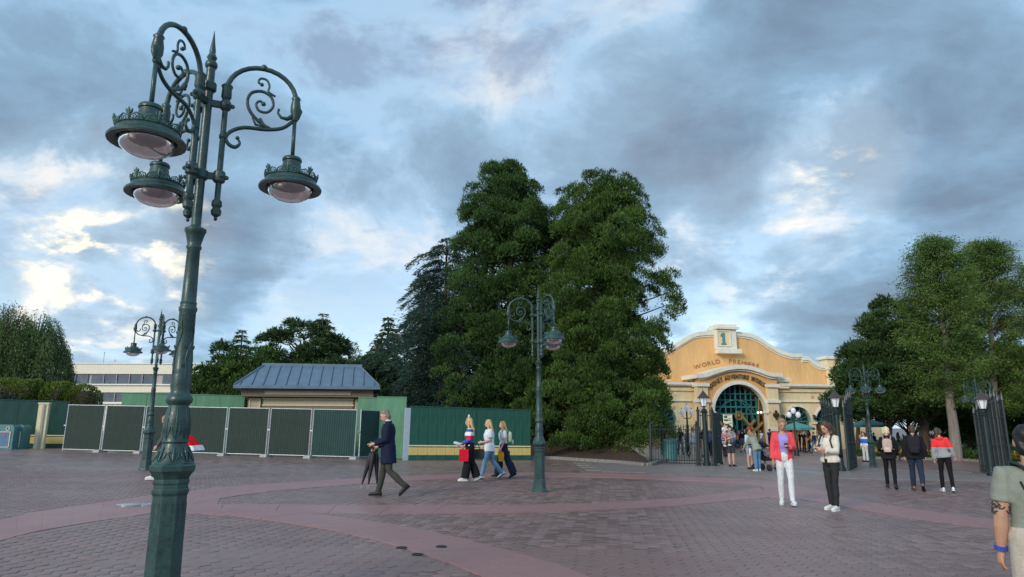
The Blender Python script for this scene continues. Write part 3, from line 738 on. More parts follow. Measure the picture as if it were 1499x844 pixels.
for s in (1, -1):
    u0, u1 = UZ(1030, 300, VG)[0], UZ(1128, 300, VG)[0]
    w0, w1 = UZ(1080, 480, VG)[1], UZ(1080, 262, VG)[1]
    if s < 0: u0, u1 = 2*cu-u1, 2*cu-u0
    wallbox('gable_pier', (u0, 0), (u1, w1-.2), VG+.35, 1.3, M_ye); wallbox('pier_cap', (u0-.22, w1-.22), (u1+.22, w1+.08), VG+.6, 1.8, M_wh); wallbox('pier_band', (u0-.1, w1-1.35), (u1+.1, w1-1.12), VG+.48, 1.6, M_wh)
    if s > 0: wallbox('plaque', ((u0+u1)/2-.22, w1-2.95), ((u0+u1)/2+.2, w1-2.55), VG+.38, .1, M_or2)
# the pier with the numeral
a, b = UZ(226, 205, VG), UZ(362, 50, VG)
pr = wallbox('numeral_pier', a, b, VG+.55, 1.5, M_wh)
wallbox('pier_cap', (UZ(210, 0, VG)[0], UZ(0, 54, VG)[1]), (UZ(372, 0, VG)[0], UZ(0, 38, VG)[1]), VG+.85, 2.1, M_wh); wallbox('pier_cap', (UZ(222, 0, VG)[0], UZ(0, 40, VG)[1]), (UZ(362, 0, VG)[0], UZ(0, 20, VG)[1]), VG+.65, 1.8, M_wh)
wallbox('pier_foot', (UZ(218, 0, VG)[0], UZ(0, 230, VG)[1]), (UZ(382, 0, VG)[0], UZ(0, 198, VG)[1]), VG+.85, 1.2, M_wh)
(ua, wa), (ub, wb) = UZ(250, 178, VG+.55), UZ(338, 72, VG+.55)
wallbox('numeral_panel', (ua, wa), (ub, wb), VG+.57, .1, M_ye, pr)
for q in (((ua-.06, wa-.06), (ua+.06, wb+.06)), ((ub-.06, wa-.06), (ub+.06, wb+.06)), ((ua+.062, wa-.058), (ub-.062, wa+.06)), ((ua+.062, wb-.06), (ub-.062, wb+.058))): wallbox('panel_frame', *q, VG+.65, .12, M_wh, pr)

def letters(text, posf, size, v, m, par, depth=.05, bold=0.0, plen=None):
    """posf(t) -> (u, w, angle) for t in 0..1 along the line"""
    adv = []
    objs = []
    for ch in text:
        if ch == ' ': adv.append(.45); objs.append(None); continue
        cv = bpy.data.curves.new('letter', 'FONT'); cv.body = ch; cv.size = 1; cv.extrude = .06; cv.offset = bold; cv.resolution_u = 3
        me = evaluated(cv)
        xs = [p.co.x for p in me.vertices]; w = max(xs)-min(xs); mid = (max(xs)+min(xs))/2
        for p in me.vertices: p.co.x -= mid
        adv.append(w+.16); objs.append(me)
    tot = sum(adv); acc = 0; sx = plen/tot if plen else size
    for ch, me, ad in zip(text, objs, adv):
        t = (acc+ad/2)/tot; acc += ad
        if me is None: continue
        u, w, ang = posf(t)
        M = Matrix.Translation((u, -v, w)) @ Matrix.Rotation(-ang, 4, 'Y') @ Matrix.Rotation(pi/2, 4, 'X') @ Matrix.Diagonal((sx, size, depth/.12, 1))
        me.transform(M); me.name = 'letter'; link('letter', me, m, par)
def curve_pos(P):
    c = polyline([(a, b, 0) for a, b in P], 10); d = [0]
    for a, b in zip(c, c[1:]): d.append(d[-1]+(b-a).length)
    def f(t):
        s = t*d[-1]; i = min(max(j for j in range(len(d)) if d[j] <= s+1e-9), len(c)-2)
        q = c[i].lerp(c[i+1], (s-d[i])/(d[i+1]-d[i])); g = c[i+1]-c[i]; return q.x, q.y, atan2(g.y, g.x)
    f.len = d[-1]; return f
# numeral with its slab foot and flag
(u1, w1), (u2, w2) = UZ(273, 168, VG+.57), UZ(308, 84, VG+.57)
uc = (u1+u2)/2; hh = w2-w1; slabp('numeral', [(uc-.26, w1), (uc+.30, w1), (uc+.30, w1+.12), (uc+.16, w1+.12), (uc+.16, w2), (uc-.06, w2), (uc-.28, w2-.22), (uc-.28, w2-.40), (uc-.10, w2-.30), (uc-.10, w1+.12), (uc-.26, w1+.12)], VG+.66, .08, M_letb, pr)
cp = curve_pos([UZ(x, y, VG) for x, y in ((78, 352), (150, 330), (240, 308), (310, 302), (400, 310), (480, 326), (552, 342))]); letters('WORLD · PREMIERE', cp, .60, VG+.06, M_let, bld, plen=cp.len)
wing = [(1.0, (690, 1250)), (-1.0, (-330, 118))]
# wings: cornice, string course, arched openings with fan-lights
VW = -1.0
def arch_pts2(c, r, n=18): return [(c[0]+r*cos(pi*k/n), c[1]+r*sin(pi*k/n)) for k in range(n+1)]
def wing_wall(u0, u1, arches, label):
    topw = UZ(800, 470, VW)[1]
    outline = [(u0, -.3)]
    for (c, r) in sorted(arches):
        outline += [(c[0]-r, -.3)] + arch_pts2(c, r)[::-1] + [(c[0]+r, -.3)]
    outline += [(u1, -.3), (u1, topw), (u0, topw)]
    w = slabp('wing_wall', outline, VW, .5, M_ye)
    for (y0, y1, dv, name) in ((457, 474, .55, 'cornice'), (474, 482, .42, 'cornice_bed'), (488, 515, .16, 'frieze'), (579, 588, .18, 'string_course')):
        wallbox(name, (u0-.04, UZ(800, y1, VW)[1]), (u1+.04, UZ(800, y0, VW)[1]), VW+dv, dv+.2, M_wh if name != 'frieze' else M_ye)
    wallbox('wing_roof', (u0, topw-.05), (u1, topw+.02), VW-.45, 2.2, M_wh)
    for (c, r) in arches:
        ring = [(c[0]+(r+.16)*cos(x), c[1]+(r+.16)*sin(x)) for x in [pi*k/18 for k in range(19)]]
        mb = MB(); inn = arch_pts2(c, r); n = 19
        mb.v = [(u, -VW-.12, w) for u, w in ring] + [(u, -VW-.12, w) for u, w in inn] + [(u, -VW+.1, w) for u, w in ring] + [(u, -VW+.3, w) for u, w in inn]
        mb.f = [q for k in range(n-1) for q in ((k, n+k, n+k+1, k+1), (k, k+1, 2*n+k+1, 2*n+k), (n+k, 3*n+k, 3*n+k+1, n+k+1))]
        mb.build('arch_moulding', M_wh, w)
        f = MB()
        f.tube([(u, -VW+.32, ww) for u, ww in arch_pts2(c, r-.07)], .07, 6)
        f.tube([(u, -VW+.32, ww) for u, ww in arch_pts2(c, r*.42)], .05, 5)
        f.box((c[0], -VW+.32, c[1]), (2*r, .12, .14))
        for k in range(1, 8): f.tube([(c[0]+r*.1*cos(pi*k/8), -VW+.32, c[1]+r*.1*sin(pi*k/8)), (c[0]+r*cos(pi*k/8), -VW+.32, c[1]+r*sin(pi*k/8))], .035, 4)
        fl = f.build('fanlight', M_teal, w)
        g = MB(); P = arch_pts2(c, r); g.add([(u, -VW+.37, ww) for u, ww in P], [tuple(range(len(P)-1, -1, -1))]); g.build('pane', M_dkg, fl)
        for s in (-1, 1): wallbox('door_post', (c[0]+s*(r-.16)-.12, -.2), (c[0]+s*(r-.16)+.12, c[1]-.08), VW-.35, .25, M_teal, w)
        wallbox('passage_back', (c[0]-r, -.3), (c[0]+r, c[1]-.1), VW-2.6, .1, M_dkg, w)
    return w
A1, A2 = UZ(836, 728, VW), UZ(1056, 728, VW); r1 = UZ(930, 728, VW)[0]-A1[0]; r2 = r1
wing_wall(UZ(690, 600, VW)[0], UZ(1420, 600, VW)[0], [(A1, r1), (A2, r2)], '')
wing_wall(UZ(-380, 600, VW)[0], UZ(118, 600, VW)[0], [(UZ(-150, 728, VW), r1)], '')
for x in (728, 952, 1160):
    u, w = UZ(x, 735, VW); wallbox('impost', (u-.28, w-.14), (u+.28, w+.06), VW+.14, .3, M_wh)
    m = MB(); u, w = UZ(x-4, 700, VW); m.sphere((u, -VW-.2, w), (.16, .14, .30), 8, 6); m.box((u, -VW-.08, w+.2), (.2, .2, .14)); m.build('sconce', mat('bronze', (.07, .05, .03), .5, metal=.5), bld, smooth=1)
u, w = UZ(938, 550, VW); wallbox('vent', (u-.14, w-.14), (u+.14, w+.14), VW+.05, .1, M_or2)
# portico
PA, PB = UZ(118, 560)[0], UZ(690, 560)[0]
ac = UZ(415, 668); R = (UZ(626, 668)[0]-UZ(204, 668)[0])/2; Ri = R-.32
ped_top = sm([UZ(x, y) for x, y in ((84, 384), (150, 378), (230, 352), (310, 328), (390, 319), (470, 326), (550, 350), (620, 374), (702, 376))], 5)
wall_top = [(max(PA, min(PB, u)), w-.3) for u, w in ped_top]
port = slabp('portico_wall', [(PA, -.2), (ac[0]-R, -.2)] + arch_pts2(ac, R, 28)[::-1] + [(ac[0]+R, -.2), (PB, -.2)] + wall_top[::-1], 0, .45, M_or2)
ribbon('pediment_moulding', ped_top, .40, .45, 3.4, M_wh); wallbox('portico_side', (PB-.3, -.2), (PB-.02, wall_top[-1][1]), -.44, 2.5, M_or2); wallbox('portico_side', (PA+.02, -.2), (PA+.3, wall_top[0][1]), -.44, 2.5, M_or2); ribbon('pediment_bed', [(u, w-.40) for u, w in ped_top[2:-2]], .18, .22, .6, M_wh)
mb = MB(); n = 29; o_, i_ = arch_pts2(ac, R+.02, 28), arch_pts2(ac, Ri, 28)
mb.v = [(u, -.18, w) for u, w in o_] + [(u, -.18, w) for u, w in i_] + [(u, .1, w) for u, w in o_] + [(u, .42, w) for u, w in i_]
mb.f = [q for k in range(n-1) for q in ((k, n+k, n+k+1, k+1), (k, k+1, 2*n+k+1, 2*n+k), (n+k, 3*n+k, 3*n+k+1, n+k+1))]
mb.build('arch_ring', M_wh, bld)
for s in (-1, 1):
    u = ac[0]+s*(R+Ri)/2; wallbox('arch_jamb', (u-.16, -.2), (u+.16, ac[1]), .05, .46, M_wh); wallbox('arch_impost', (u-.26, ac[1]-.02), (u+.26, ac[1]+.16), .30, .8, M_wh)
for x0, x1 in ((106, 180), (614, 690)):
    u0, u1 = UZ(x0, 560, .2)[0], UZ(x1, 560, .2)[0]; wb = UZ(600, 800, .3)[1]
    wallbox('pilaster', (u0, wb), (u1, UZ(0, 470, .3)[1]), .3, .8, M_ye); wallbox('pilaster_capital', (u0-.12, UZ(0, 472, .3)[1]), (u1+.12, UZ(0, 448, .3)[1]), .5, 1.1, M_wh)
    wallbox('pilaster_band', (u0-.12, UZ(0, 588, .3)[1]), (u1+.12, UZ(0, 566, .3)[1]), .48, 1.0, M_wh); wallbox('pilaster_foot', (u0-.06, wb), (u1+.06, UZ(0, 782, .3)[1]), .42, .9, M_wh)
    bb = wallbox('brick_base', (u0-.05, -.2), (u1+.05, wb-.02), .34, .9, M_red)
    bw = (u1-u0+.1)/4; me = None
    for r_ in range(9):
        for k in range(4):
            if me is None: me = MB().box((0, 0, 0), (bw-.02, .05, .135)).mesh('brick')
            z = -.0+.155*r_+.08
            if z < wb-.1: link('brick', me, M_red, bb, (u0-.05+(k+.5)*bw, -.35+random.uniform(-.008, .008), z))
u0, u1 = UZ(676, 440, -.5)[0], UZ(770, 440, -.5)[0]
wallbox('side_block', (u0, UZ(0, 480, VW)[1]), (u1, UZ(0, 430, VW)[1]), -.5, 1.4, M_ye); wallbox('side_block_cap', (u0-.15, UZ(0, 432, VW)[1]), (u1+.15, UZ(0, 408, VW)[1]), -.3, 1.8, M_wh); wallbox('side_block_cap', (u0, UZ(0, 410, VW)[1]), (u1, UZ(0, 400, VW)[1]), -.4, 1.5, M_wh)
cp = curve_pos([UZ(x, y, .05) for x, y in ((203, 486), (262, 446), (330, 424), (395, 416), (470, 424), (535, 446), (592, 484))]); letters('DISNEY ADVENTURE WORLD', cp, .62, .06, M_letd, bld, .10, .012, plen=cp.len)
m = MB(); u, w = UZ(668, 680, .3)
for k, (dx, dz, r_) in enumerate(((0, .3, .14), (-.2, 0, .16), (.2, 0, .16), (0, -.1, .2), (0, -.32, .12))): m.sphere((u+dx, -.5, w+dz), (r_, .14, r_*1.2), 8, 6)
m.build('wall_lantern', MATS['bronze'], bld, smooth=1)
# steel screen inside the arch, gold beams, hanging crest
scr = thing('arch_screen', 'teal steel lattice screen with gold diagonal beams inside the big arch', 'screen', FO, FA)
SV = -.75
g = MB(); P = [(ac[0]-Ri, .05)] + [(ac[0]+Ri, .05)] + arch_pts2(ac, Ri-.01, 24); g.add([(u, -SV+.7, w) for u, w in P], [tuple(range(len(P)))]); g.build('dark_backing', M_dkg, scr)
def bar(a, b, w, v, m=M_teal, name='bar', d=.1):
    (u0, w0), (u1, w1) = a, b; L = sqrt((u1-u0)**2+(w1-w0)**2); an = atan2(w1-w0, u1-u0)
    mb = MB().box((0, 0, 0), (L, d, w)); mb.xf(Matrix.Translation(((u0+u1)/2, -v, (w0+w1)/2)) @ Matrix.Rotation(-an, 4, 'Y')); return mb.build(name, m, scr)
def hgt(u):
    t = Ri*Ri-(u-ac[0])**2; return ac[1]+(sqrt(t) if t > 0 else 0)-.05
for k in range(-4, 5):
    u = ac[0]+k*Ri/5; bar((u, .1), (u, hgt(u)), .13 if k % 2 == 0 else .07, SV, name='mullion')
for w in (ac[1]-.05, ac[1]+.62, ac[1]+1.3, ac[1]+1.9):
    hw_ = sqrt(max(0, Ri*Ri-max(0, w-ac[1])**2)); bar((ac[0]-hw_, w), (ac[0]+hw_, w), .16 if w < ac[1]+.7 else .08, SV+.06, name='transom')
for rr, x0, x1, cc in ((3.2, .15, 1.25, (ac[0]-1.2, ac[1]-1.6)), (2.2, .5, 2.6, (ac[0], ac[1]-.9))):
    mb = MB(); mb.tube([(cc[0]+rr*cos(x0+(x1-x0)*k/16), -SV-.12, min(cc[1]+rr*sin(x0+(x1-x0)*k/16), 99)) for k in range(17)], .06, 5); mb.build('curved_bar', M_teal, scr)
for (a, b) in (((425, 690), (510, 790)), ((520, 715), (455, 800)), ((575, 735), (500, 815)), ((262, 730), (325, 800))): bar(UZ(*a, SV+.4), UZ(*b, SV+.4),   .22, SV+.45, M_gold, 'gold_beam', .12)
for x in (548, 588): bar(UZ(x, 560, SV+.3), UZ(x, 900, SV+.3), .09, SV+.3, M_gold, 'gold_post', .1)
mb = MB(); u, w = UZ(403, 686, SV+.4)
for rr in (.42, .28): mb.tube([(u+rr*cos(2*pi*k/20), -SV-.5, w+rr*sin(2*pi*k/20)) for k in range(21)], .05, 5)
mb.sphere((u, -SV-.5, w), (.14, .06, .14), 8, 6); mb.build('crest_ring', M_gold, scr, smooth=1)
u, w = UZ(400, 745, SV+.3)
for k in range(14):
    mb = MB(); a = random.uniform(0, 6.28); uu, ww = u+random.uniform(-1.5, 1.5), w+random.uniform(-.7, .8); mb.tube([(uu+.2*cos(a+x), -SV-.35, ww+.2*sin(a+x)) for x in (0, .8, 1.6, 2.4, 3.2)], .028, 4); mb.build('scroll', M_teal, scr)
# a pair of lit globe lamps inside
lg = mat('globe_lit', (.9, .88, .8), .3, emit=((1, .93, .78), 1.0))
for x, y in ((540, 664), (562, 662)):
    mb = MB(); u, w = UZ(x, y, SV+.5); mb.sphere((u, -SV-.6, w), .11, 10, 8); mb.build('globe_light', lg, scr, smooth='all')
# palm on the ledge
pl = thing('potted_palm', 'small dark palm plant on the ledge left of the arch', 'plant', FO + FE*UZ(55, 482, VW)[0] + FN*VW*.9 + Vector((0, 0, UZ(55, 484, VW)[1])))
MB().lathe([(.16, 0), (.22, .22), (.24, .24), (0, .24)], 10).build('pot', M_or2, pl, smooth=1)
mb = MB()
for k in range(22):
    a = random.uniform(0, 6.28); r = random.uniform(.3, .7); h = random.uniform(.25, .6)
    mb.tube([(0, 0, .2), (r*.5*cos(a), r*.5*sin(a), .2+h), (r*cos(a), r*sin(a), .2+h*.7)], [.03, .05, .01], 4, ell=.3)
mb.build('fronds', mat('palm_green', (.03, .07, .02), .6), pl)

# ---------------------------------------------------------------- iron fence and gates
M_lanr = mat('lantern_roof', (.050, .040, .035), .5, var=.3, scale=8); M_lang = mat('lantern_opal', (.62, .64, .66), .3, var=.06, emit=((.9, .95, 1), .12))
def post_lantern(px, py, Y, label):
    p = at(px, py, Y); t = thing('gate_lantern', label, 'gate lantern', (p.x, p.y, G(p.x)), .3, 'lanterns on gate posts')
    m = MB(); m.lathe([(.17, -.05), (.17, .14), (.14, .17), (.135, .22), (.115, .24), (.10, 2.28), (.13, 2.31), (.14, 2.36), (.11, 2.39), (.12, 2.44), (.05, 2.47), (.04, 2.55)], 12); m.build('post', M_iron, t, smooth=30)
    m = MB(); m.lathe([(.05, 2.53), (.11, 2.56), (.12, 2.585), (.09, 2.59)], 8); m.build('cup', M_lanr, t, smooth=30)
    m = MB(); m.lathe([(.10, 2.585), (.15, 2.78), (.185, 2.93), (.18, 2.935), (.02, 2.935)], 6); g = m.build('glass', M_lang, t)
    for k in range(6):
        a = 2*pi*k/6; MB().tube([(.104*cos(a), .104*sin(a), 2.585), (.190*cos(a), .190*sin(a), 2.935)], .012, 4).build('glazing_bar', M_lanr, g)
    m = MB(); m.lathe([(.30, 2.93), (.305, 2.95), (.20, 3.05), (.11, 3.16), (.09, 3.18), (.05, 3.24), (.02, 3.27), (.012, 3.34), (.002, 3.38)], 6); m.build('roof', M_lanr, t)
    return t
post_lantern(1035, 682, 30.8, 'gate post lantern on the fence by the conifer bed, dark pyramid roof')
post_lantern(1232, 690, 28.7, 'gate post lantern rising behind the woman in the cream puffer jacket')
post_lantern(1452, 696, 27.4, 'gate post lantern over the folded leaf beside the man with dark hair')

def iron_panel(t, x0, x1, h, n, mid=True, finials=True, y=0.0, slope=0.0):
    """bars, rails and end stiles between x0 and x1 (local)"""
    me = MB().lathe([(.012, .07), (.012, h-.08), (.020, h-.06), (.022, h-.03), (.002, h+.06)] if finials else [(.012, .07), (.012, h)], 6).mesh('bar')
    for k in range(n):
        x = x0+(x1-x0)*(k+.5)/n; link('bar', me, M_iron, t, (x, y, 0))
    for z in [.10, .22, h-.18] + ([h*.55] if mid else []): MB().box(((x0+x1)/2, y, z), (x1-x0, .035, .035)).build('rail', M_iron, t)
def stile(t, x, h, w=.09, y=0.0): MB().lathe([(w*.9, 0), (w*.9, .1), (w*.62, .12), (w*.62, h), (w*.85, h+.02), (w*.85, h+.06), (w*.3, h+.10), (w*.45, h+.15), (.002, h+.25)], 8, (x, y, 0)).build('stile', M_iron, t, smooth=30)
def run(pa, pb, name, label, cat, h, n, **kw):
    d = Vector((pb.x-pa.x, pb.y-pa.y, 0)); L = d.length
    t = thing(name, label, cat, (pa.x, pa.y, G(pa.x)), 0, kw.pop('group', None)); t.rotation_euler = (0, -atan2(G(pb.x)-G(pa.x), L), atan2(d.y, d.x))
    iron_panel(t, .05, L-.05, h, n, **kw); stile(t, 0, h); stile(t, L, h); return t
run(at(953, 680, 31.0), at(1021, 682, 30.8), 'iron_fence', 'low run of dark iron railings between the conifer bed and the lantern post', 'fence', 1.72, 17)
run(at(1024, 682, 30.8), at(1045, 682, 30.7), 'iron_fence', 'short tall stretch of dark iron railings around the lantern post', 'fence', 2.35, 5)
run(at(1047, 682, 30.7), at(1056, 677, 33.2), 'gate_leaf', 'narrow open gate leaf swung back beside the fence lantern', 'gate', 2.3, 12)
def arched_leaf(pa, pb, label, h0, h1, n, thick=True):
    d = Vector((pb.x-pa.x, pb.y-pa.y, 0)); L = d.length
    t = thing('gate_leaf', label, 'gate', (pa.x, pa.y, G(pa.x)), 0, 'tall folded gate leaves'); t.rotation_euler = (0, -atan2(G(pb.x)-G(pa.x), L), atan2(d.y, d.x))
    for k in range(n):
        x = L*k/(n-1); h = h0+(h1-h0)*sin(pi*.5*k/(n-1)); r = .045 if k % 3 == 0 else .02
        m = MB(); m.lathe([(r, .05), (r, h), (r*1.5, h+.02), (r*1.3, h+.07), (.002, h+.07+r*7)], 7, (x, 0, 0)); m.build('bar', M_iron, t, smooth=30)
    for z in (.14, .34, 1.15, h0-.18): MB().box((L/2, 0, z), (L, .05, .05)).build('rail', M_iron, t)
    top = [(L*k/12, 0, h0+(h1-h0)*sin(pi*.5*k/12)-.06) for k in range(13)]; MB().tube(top, .03, 5).build('top_rail', M_iron, t)
    MB().box((L/2, 0, .24), (L-.1, .02, .18)).build('kick_plate', M_iron, t)
    for k in range(5):
        m = MB(); x = L*(k+.5)/5; m.tube([(x+.11*cos(q), 0, 1.45+.11*sin(q)) for q in [2*pi*j/10 for j in range(11)]], .014, 4); m.build('ring_ornament', M_iron, t)
    return t
arched_leaf(at(1243, 690, 28.6), at(1254, 684, 31.6), 'tall arched gate leaf folded open behind the woman with the phone', 2.55, 3.1, 13)
arched_leaf(at(1226, 689, 29.4), at(1210, 678, 34.4), 'gate leaf with spear finials folded back toward the arches', 2.5, 2.9, 13)
arched_leaf(at(1437, 690, 29.3), at(1472, 698, 27.3), 'tall folded gate leaf standing before the lawn trees', 2.45, 3.05, 19)
arched_leaf(at(1442, 687, 31.0), at(1482, 693, 28.8), 'second folded gate leaf close behind the lawn lantern', 2.5, 3.0, 19)
# notice board in the gateway
M_ppr = mat('poster_cream', (.66, .70, .50), .6, var=.06); M_pin = mat('poster_ink', (.03, .05, .04), .6)
p = at(1068, 660, 35.5); nb = thing('notice_board', 'cream notice board with dark green blocks hanging in the gateway', 'sign', (p.x, p.y, G(p.x)))
z0, z1 = at(1068, 625, 35.5).z-G(p.x), at(1068, 606, 35.5).z-G(p.x); wd = .46
MB().box((0, 0, (z0+z1)/2), (wd, .04, z1-z0)).build('board', M_ppr, nb)
for s in (-1, 1): MB().lathe([(.02, 0), (.02, z1+.05)], 6, (s*.2, .05, 0)).build('leg', M_iron, nb)
zc = (z0+z1)/2
for dx, dz, w, h in ((-.10, .19, .16, .10), (-.09, .03, .2, .08), (.10, .10, .14, .03), (.10, .02, .14, .03), (-.06, -.2, .24, .09), (.12, -.12, .12, .03), (0, .29, .34, .03)): MB().box((dx, -.026, zc+dz), (w, .012, h)).build('print_block', M_pin, nb)
# triple globe lamps
def globe_lamp(px, py, Y, label, h=2.75):
    p = at(px, py, Y); t = thing('globe_lamp', label, 'street lamp', (p.x, p.y, G(p.x)), .2, 'three-globe lamp posts')
    m = MB(); m.lathe([(.16, 0), (.16, .5), (.10, .55), (.06, 1.2), (.05, h)], 10); m.build('post', M_iron, t, smooth=30)
    for k in range(3):
        a = 2*pi*k/3+.5; r = .34; z = h-.05 if k else h+.22
        if k == 0: r = 0
        x, y = r*cos(a), r*sin(a)
        if k: x = r*(1 if k == 1 else -1); y = 0
        am = MB().tube([(0, 0, h-.45), (x*.6, y*.6, h-.45), (x, y, z-.22)], .025, 5).build('arm', M_iron, t)
        m = MB(); m.sphere((x, y, z), (.17, .17, .21), 10, 8); m.build('globe', M_lang, am, smooth='all'); m = MB(); m.lathe([(.05, 0), (.02, .08), (.001, .12)], 6, (x, y, z+.19)); m.build('cap', M_iron, am)
globe_lamp(1166, 662, 47, 'lamp with three white globes before the right-hand arched openings')
globe_lamp(1008, 660, 46, 'lamp with three white globes behind the railings by the conifer')
# litter bin behind the fence
p = at(981, 674, 35); b = thing('litter_bin', 'ribbed teal litter bin behind the iron railings', 'litter bin', (p.x, p.y, G(p.x)))
m = MB(); m.lathe([(.34, 0), (.34, .95), (.37, .97), (.37, 1.04), (.2, 1.08), (0, 1.08)], 18); m.build('body', M_bin, b, smooth=30)
for k in range(18):
    a = 2*pi*k/18; MB().box((.345*cos(a), .345*sin(a), .48), (.03, .05, .86), rz=a).build('slat', M_bin, b)
# low kerb round the conifer bed
M_kerb = mat('kerb_stone', (.21, .195, .175), .8, var=.2, scale=6)
kb = [gnd(*q) for q in ((779, 671), (815, 672), (850, 674.5), (905, 678), (945, 682), (958, 680), (975, 674))]
kc = polyline(kb, 6)
kt = bpy.data.objects.new('kerb', None); COL.objects.link(kt); tag(kt, kind='structure')
for a, b in zip(kc, kc[1:]):
    d = b-a
    if d.length < .05: continue
    c = (a+b)/2; MB().box((0, 0, .05), (d.length-.012, .26, .17), taper=.97).build('kerb_stone', M_kerb, kt, (c.x, c.y, G(c.x)), atan2(d.y, d.x))
M_soil = mat('soil', (.055, .028, .016), .95, var=.35, scale=3, bump=.8, bscale=14)
sb = MB(); nx, ny = 44, 24; P = []
for j in range(ny):
    for i in range(nx):
        x = .9+7*i/(nx-1); y = 29.8+16*j/(ny-1)
        # inside the kerb line?
        yk = None
        for a, b in zip(kc[:-8], kc[1:-7]):
            if a.x <= x <= b.x: yk = a.y+(b.y-a.y)*(x-a.x)/max(b.x-a.x, 1e-6)
        d = (y-yk-.05) if yk is not None else -1
        h = -.3 if d < 0 else min(.6, .06+.10*d)+.07*noise.noise(Vector((x*1.3, y*1.3, 0)))
        if x > 7.2: h = -.3
        P.append((x, y, G(x)+h))
sb.add(P, [(j*nx+i, j*nx+i+1, (j+1)*nx+i+1, (j+1)*nx+i) for j in range(ny-1) for i in range(nx-1)])
tag(sb.build('soil_bed', M_soil, smooth='all'), kind='structure')

# ---------------------------------------------------------------- trees and planting
M_bark = mat('bark_brown', (.085, .055, .038), .9, var=.35, scale=4, streak=(3, 3, .5), bump=.6, bscale=9)
M_barkg = mat('bark_pale', (.20, .175, .15), .9, var=.35, scale=3, streak=(3, 3, .35), bump=.5, bscale=9)
L_seq = leafmat('sequoia_leaf', (.008, .030, .010), (.118, .210, .040))
L_seq2 = leafmat('sequoia_leaf_b', (.008, .028, .011), (.095, .182, .044))
L_ced = leafmat('cedar_leaf', (.020, .048, .038), (.055, .110, .080))
L_dark = leafmat('dark_conifer_leaf', (.020, .048, .018), (.080, .145, .042))
L_broad = leafmat('broad_leaf', (.022, .052, .014), (.075, .130, .032))
L_dawn = leafmat('dawn_redwood_leaf', (.035, .085, .016), (.150, .235, .055))
L_will = leafmat('willow_leaf', (.060, .105, .034), (.155, .225, .080))
L_hedge = leafmat('hedge_leaf', (.070, .120, .018), (.24, .30, .055))
L_grey = leafmat('distant_leaf', (.035, .060, .050), (.080, .110, .095))

def unit(a): return a/np.maximum(np.linalg.norm(a, axis=-1, keepdims=True), 1e-9)
def leaves(pos, dirs, ln, wd, bend=.25):
    """one folded diamond leaf per row -> V, F (two triangles sharing the midrib)"""
    n = len(pos); d = unit(dirs); r = unit(np.cross(d, unit(RNG.normal(size=(n, 3))))); u = np.cross(r, d)
    ln = np.broadcast_to(ln, n)[:, None]; wd = np.broadcast_to(wd, n)[:, None]
    mid = pos + d*ln*.45
    V = np.stack([pos, mid + r*wd*.5 + u*wd*bend, pos + d*ln, mid - r*wd*.5 + u*wd*bend], 1).reshape(-1, 3)
    F = (np.arange(n)[:, None]*4 + np.array([[0, 1, 2, 3]])); return V, F
class Crown:
    def __init__(s): s.V = []; s.F = []; s.o = 0
    def put(s, V, F): s.V.append(V); s.F.append(F+s.o); s.o += len(V)
    def clump(s, c, r, n, ln, wd, up=.5, squash=.8, out=None, jit=.5):
        p = unit(RNG.normal(size=(n, 3))); p[:, 2] = np.where(p[:, 2] < -.3, -p[:, 2], p[:, 2])
        if out is not None: p = unit(p + np.array(out)*.55)
        rad = r*RNG.uniform(.55, 1.0, (n, 1)) ** .6
        lump = 1+.22*np.sin(p[:, :1]*7+c[0]*5)*np.cos(p[:, 1:2]*6+c[1]*3)
        pos = np.array(c) + p*rad*lump*np.array([1, 1, squash])
        d = p + np.array([0, 0, up]) + RNG.normal(size=(n, 3))*jit
        s.put(*leaves(pos, d, ln*RNG.uniform(.6, 1.25, n), wd*RNG.uniform(.7, 1.2, n)))
    def build(s, m, par, name='crown'):
        return link(name, npmesh(name, np.concatenate(s.V), np.concatenate(s.F)), m, par)
def env(pr, t):
    xs = [p[0] for p in pr]; ys = [p[1] for p in pr]; return np.interp(t, xs, ys)
def tree_root(px, Y, name, label, cat='tree', group=None, py=660):
    p = at(px, py, Y); return thing(name, label, cat, (p.x, p.y, G(p.x)), 0, group)
def topz(px, py, Y): p = at(px, py, Y); return p.z-G(p.x)

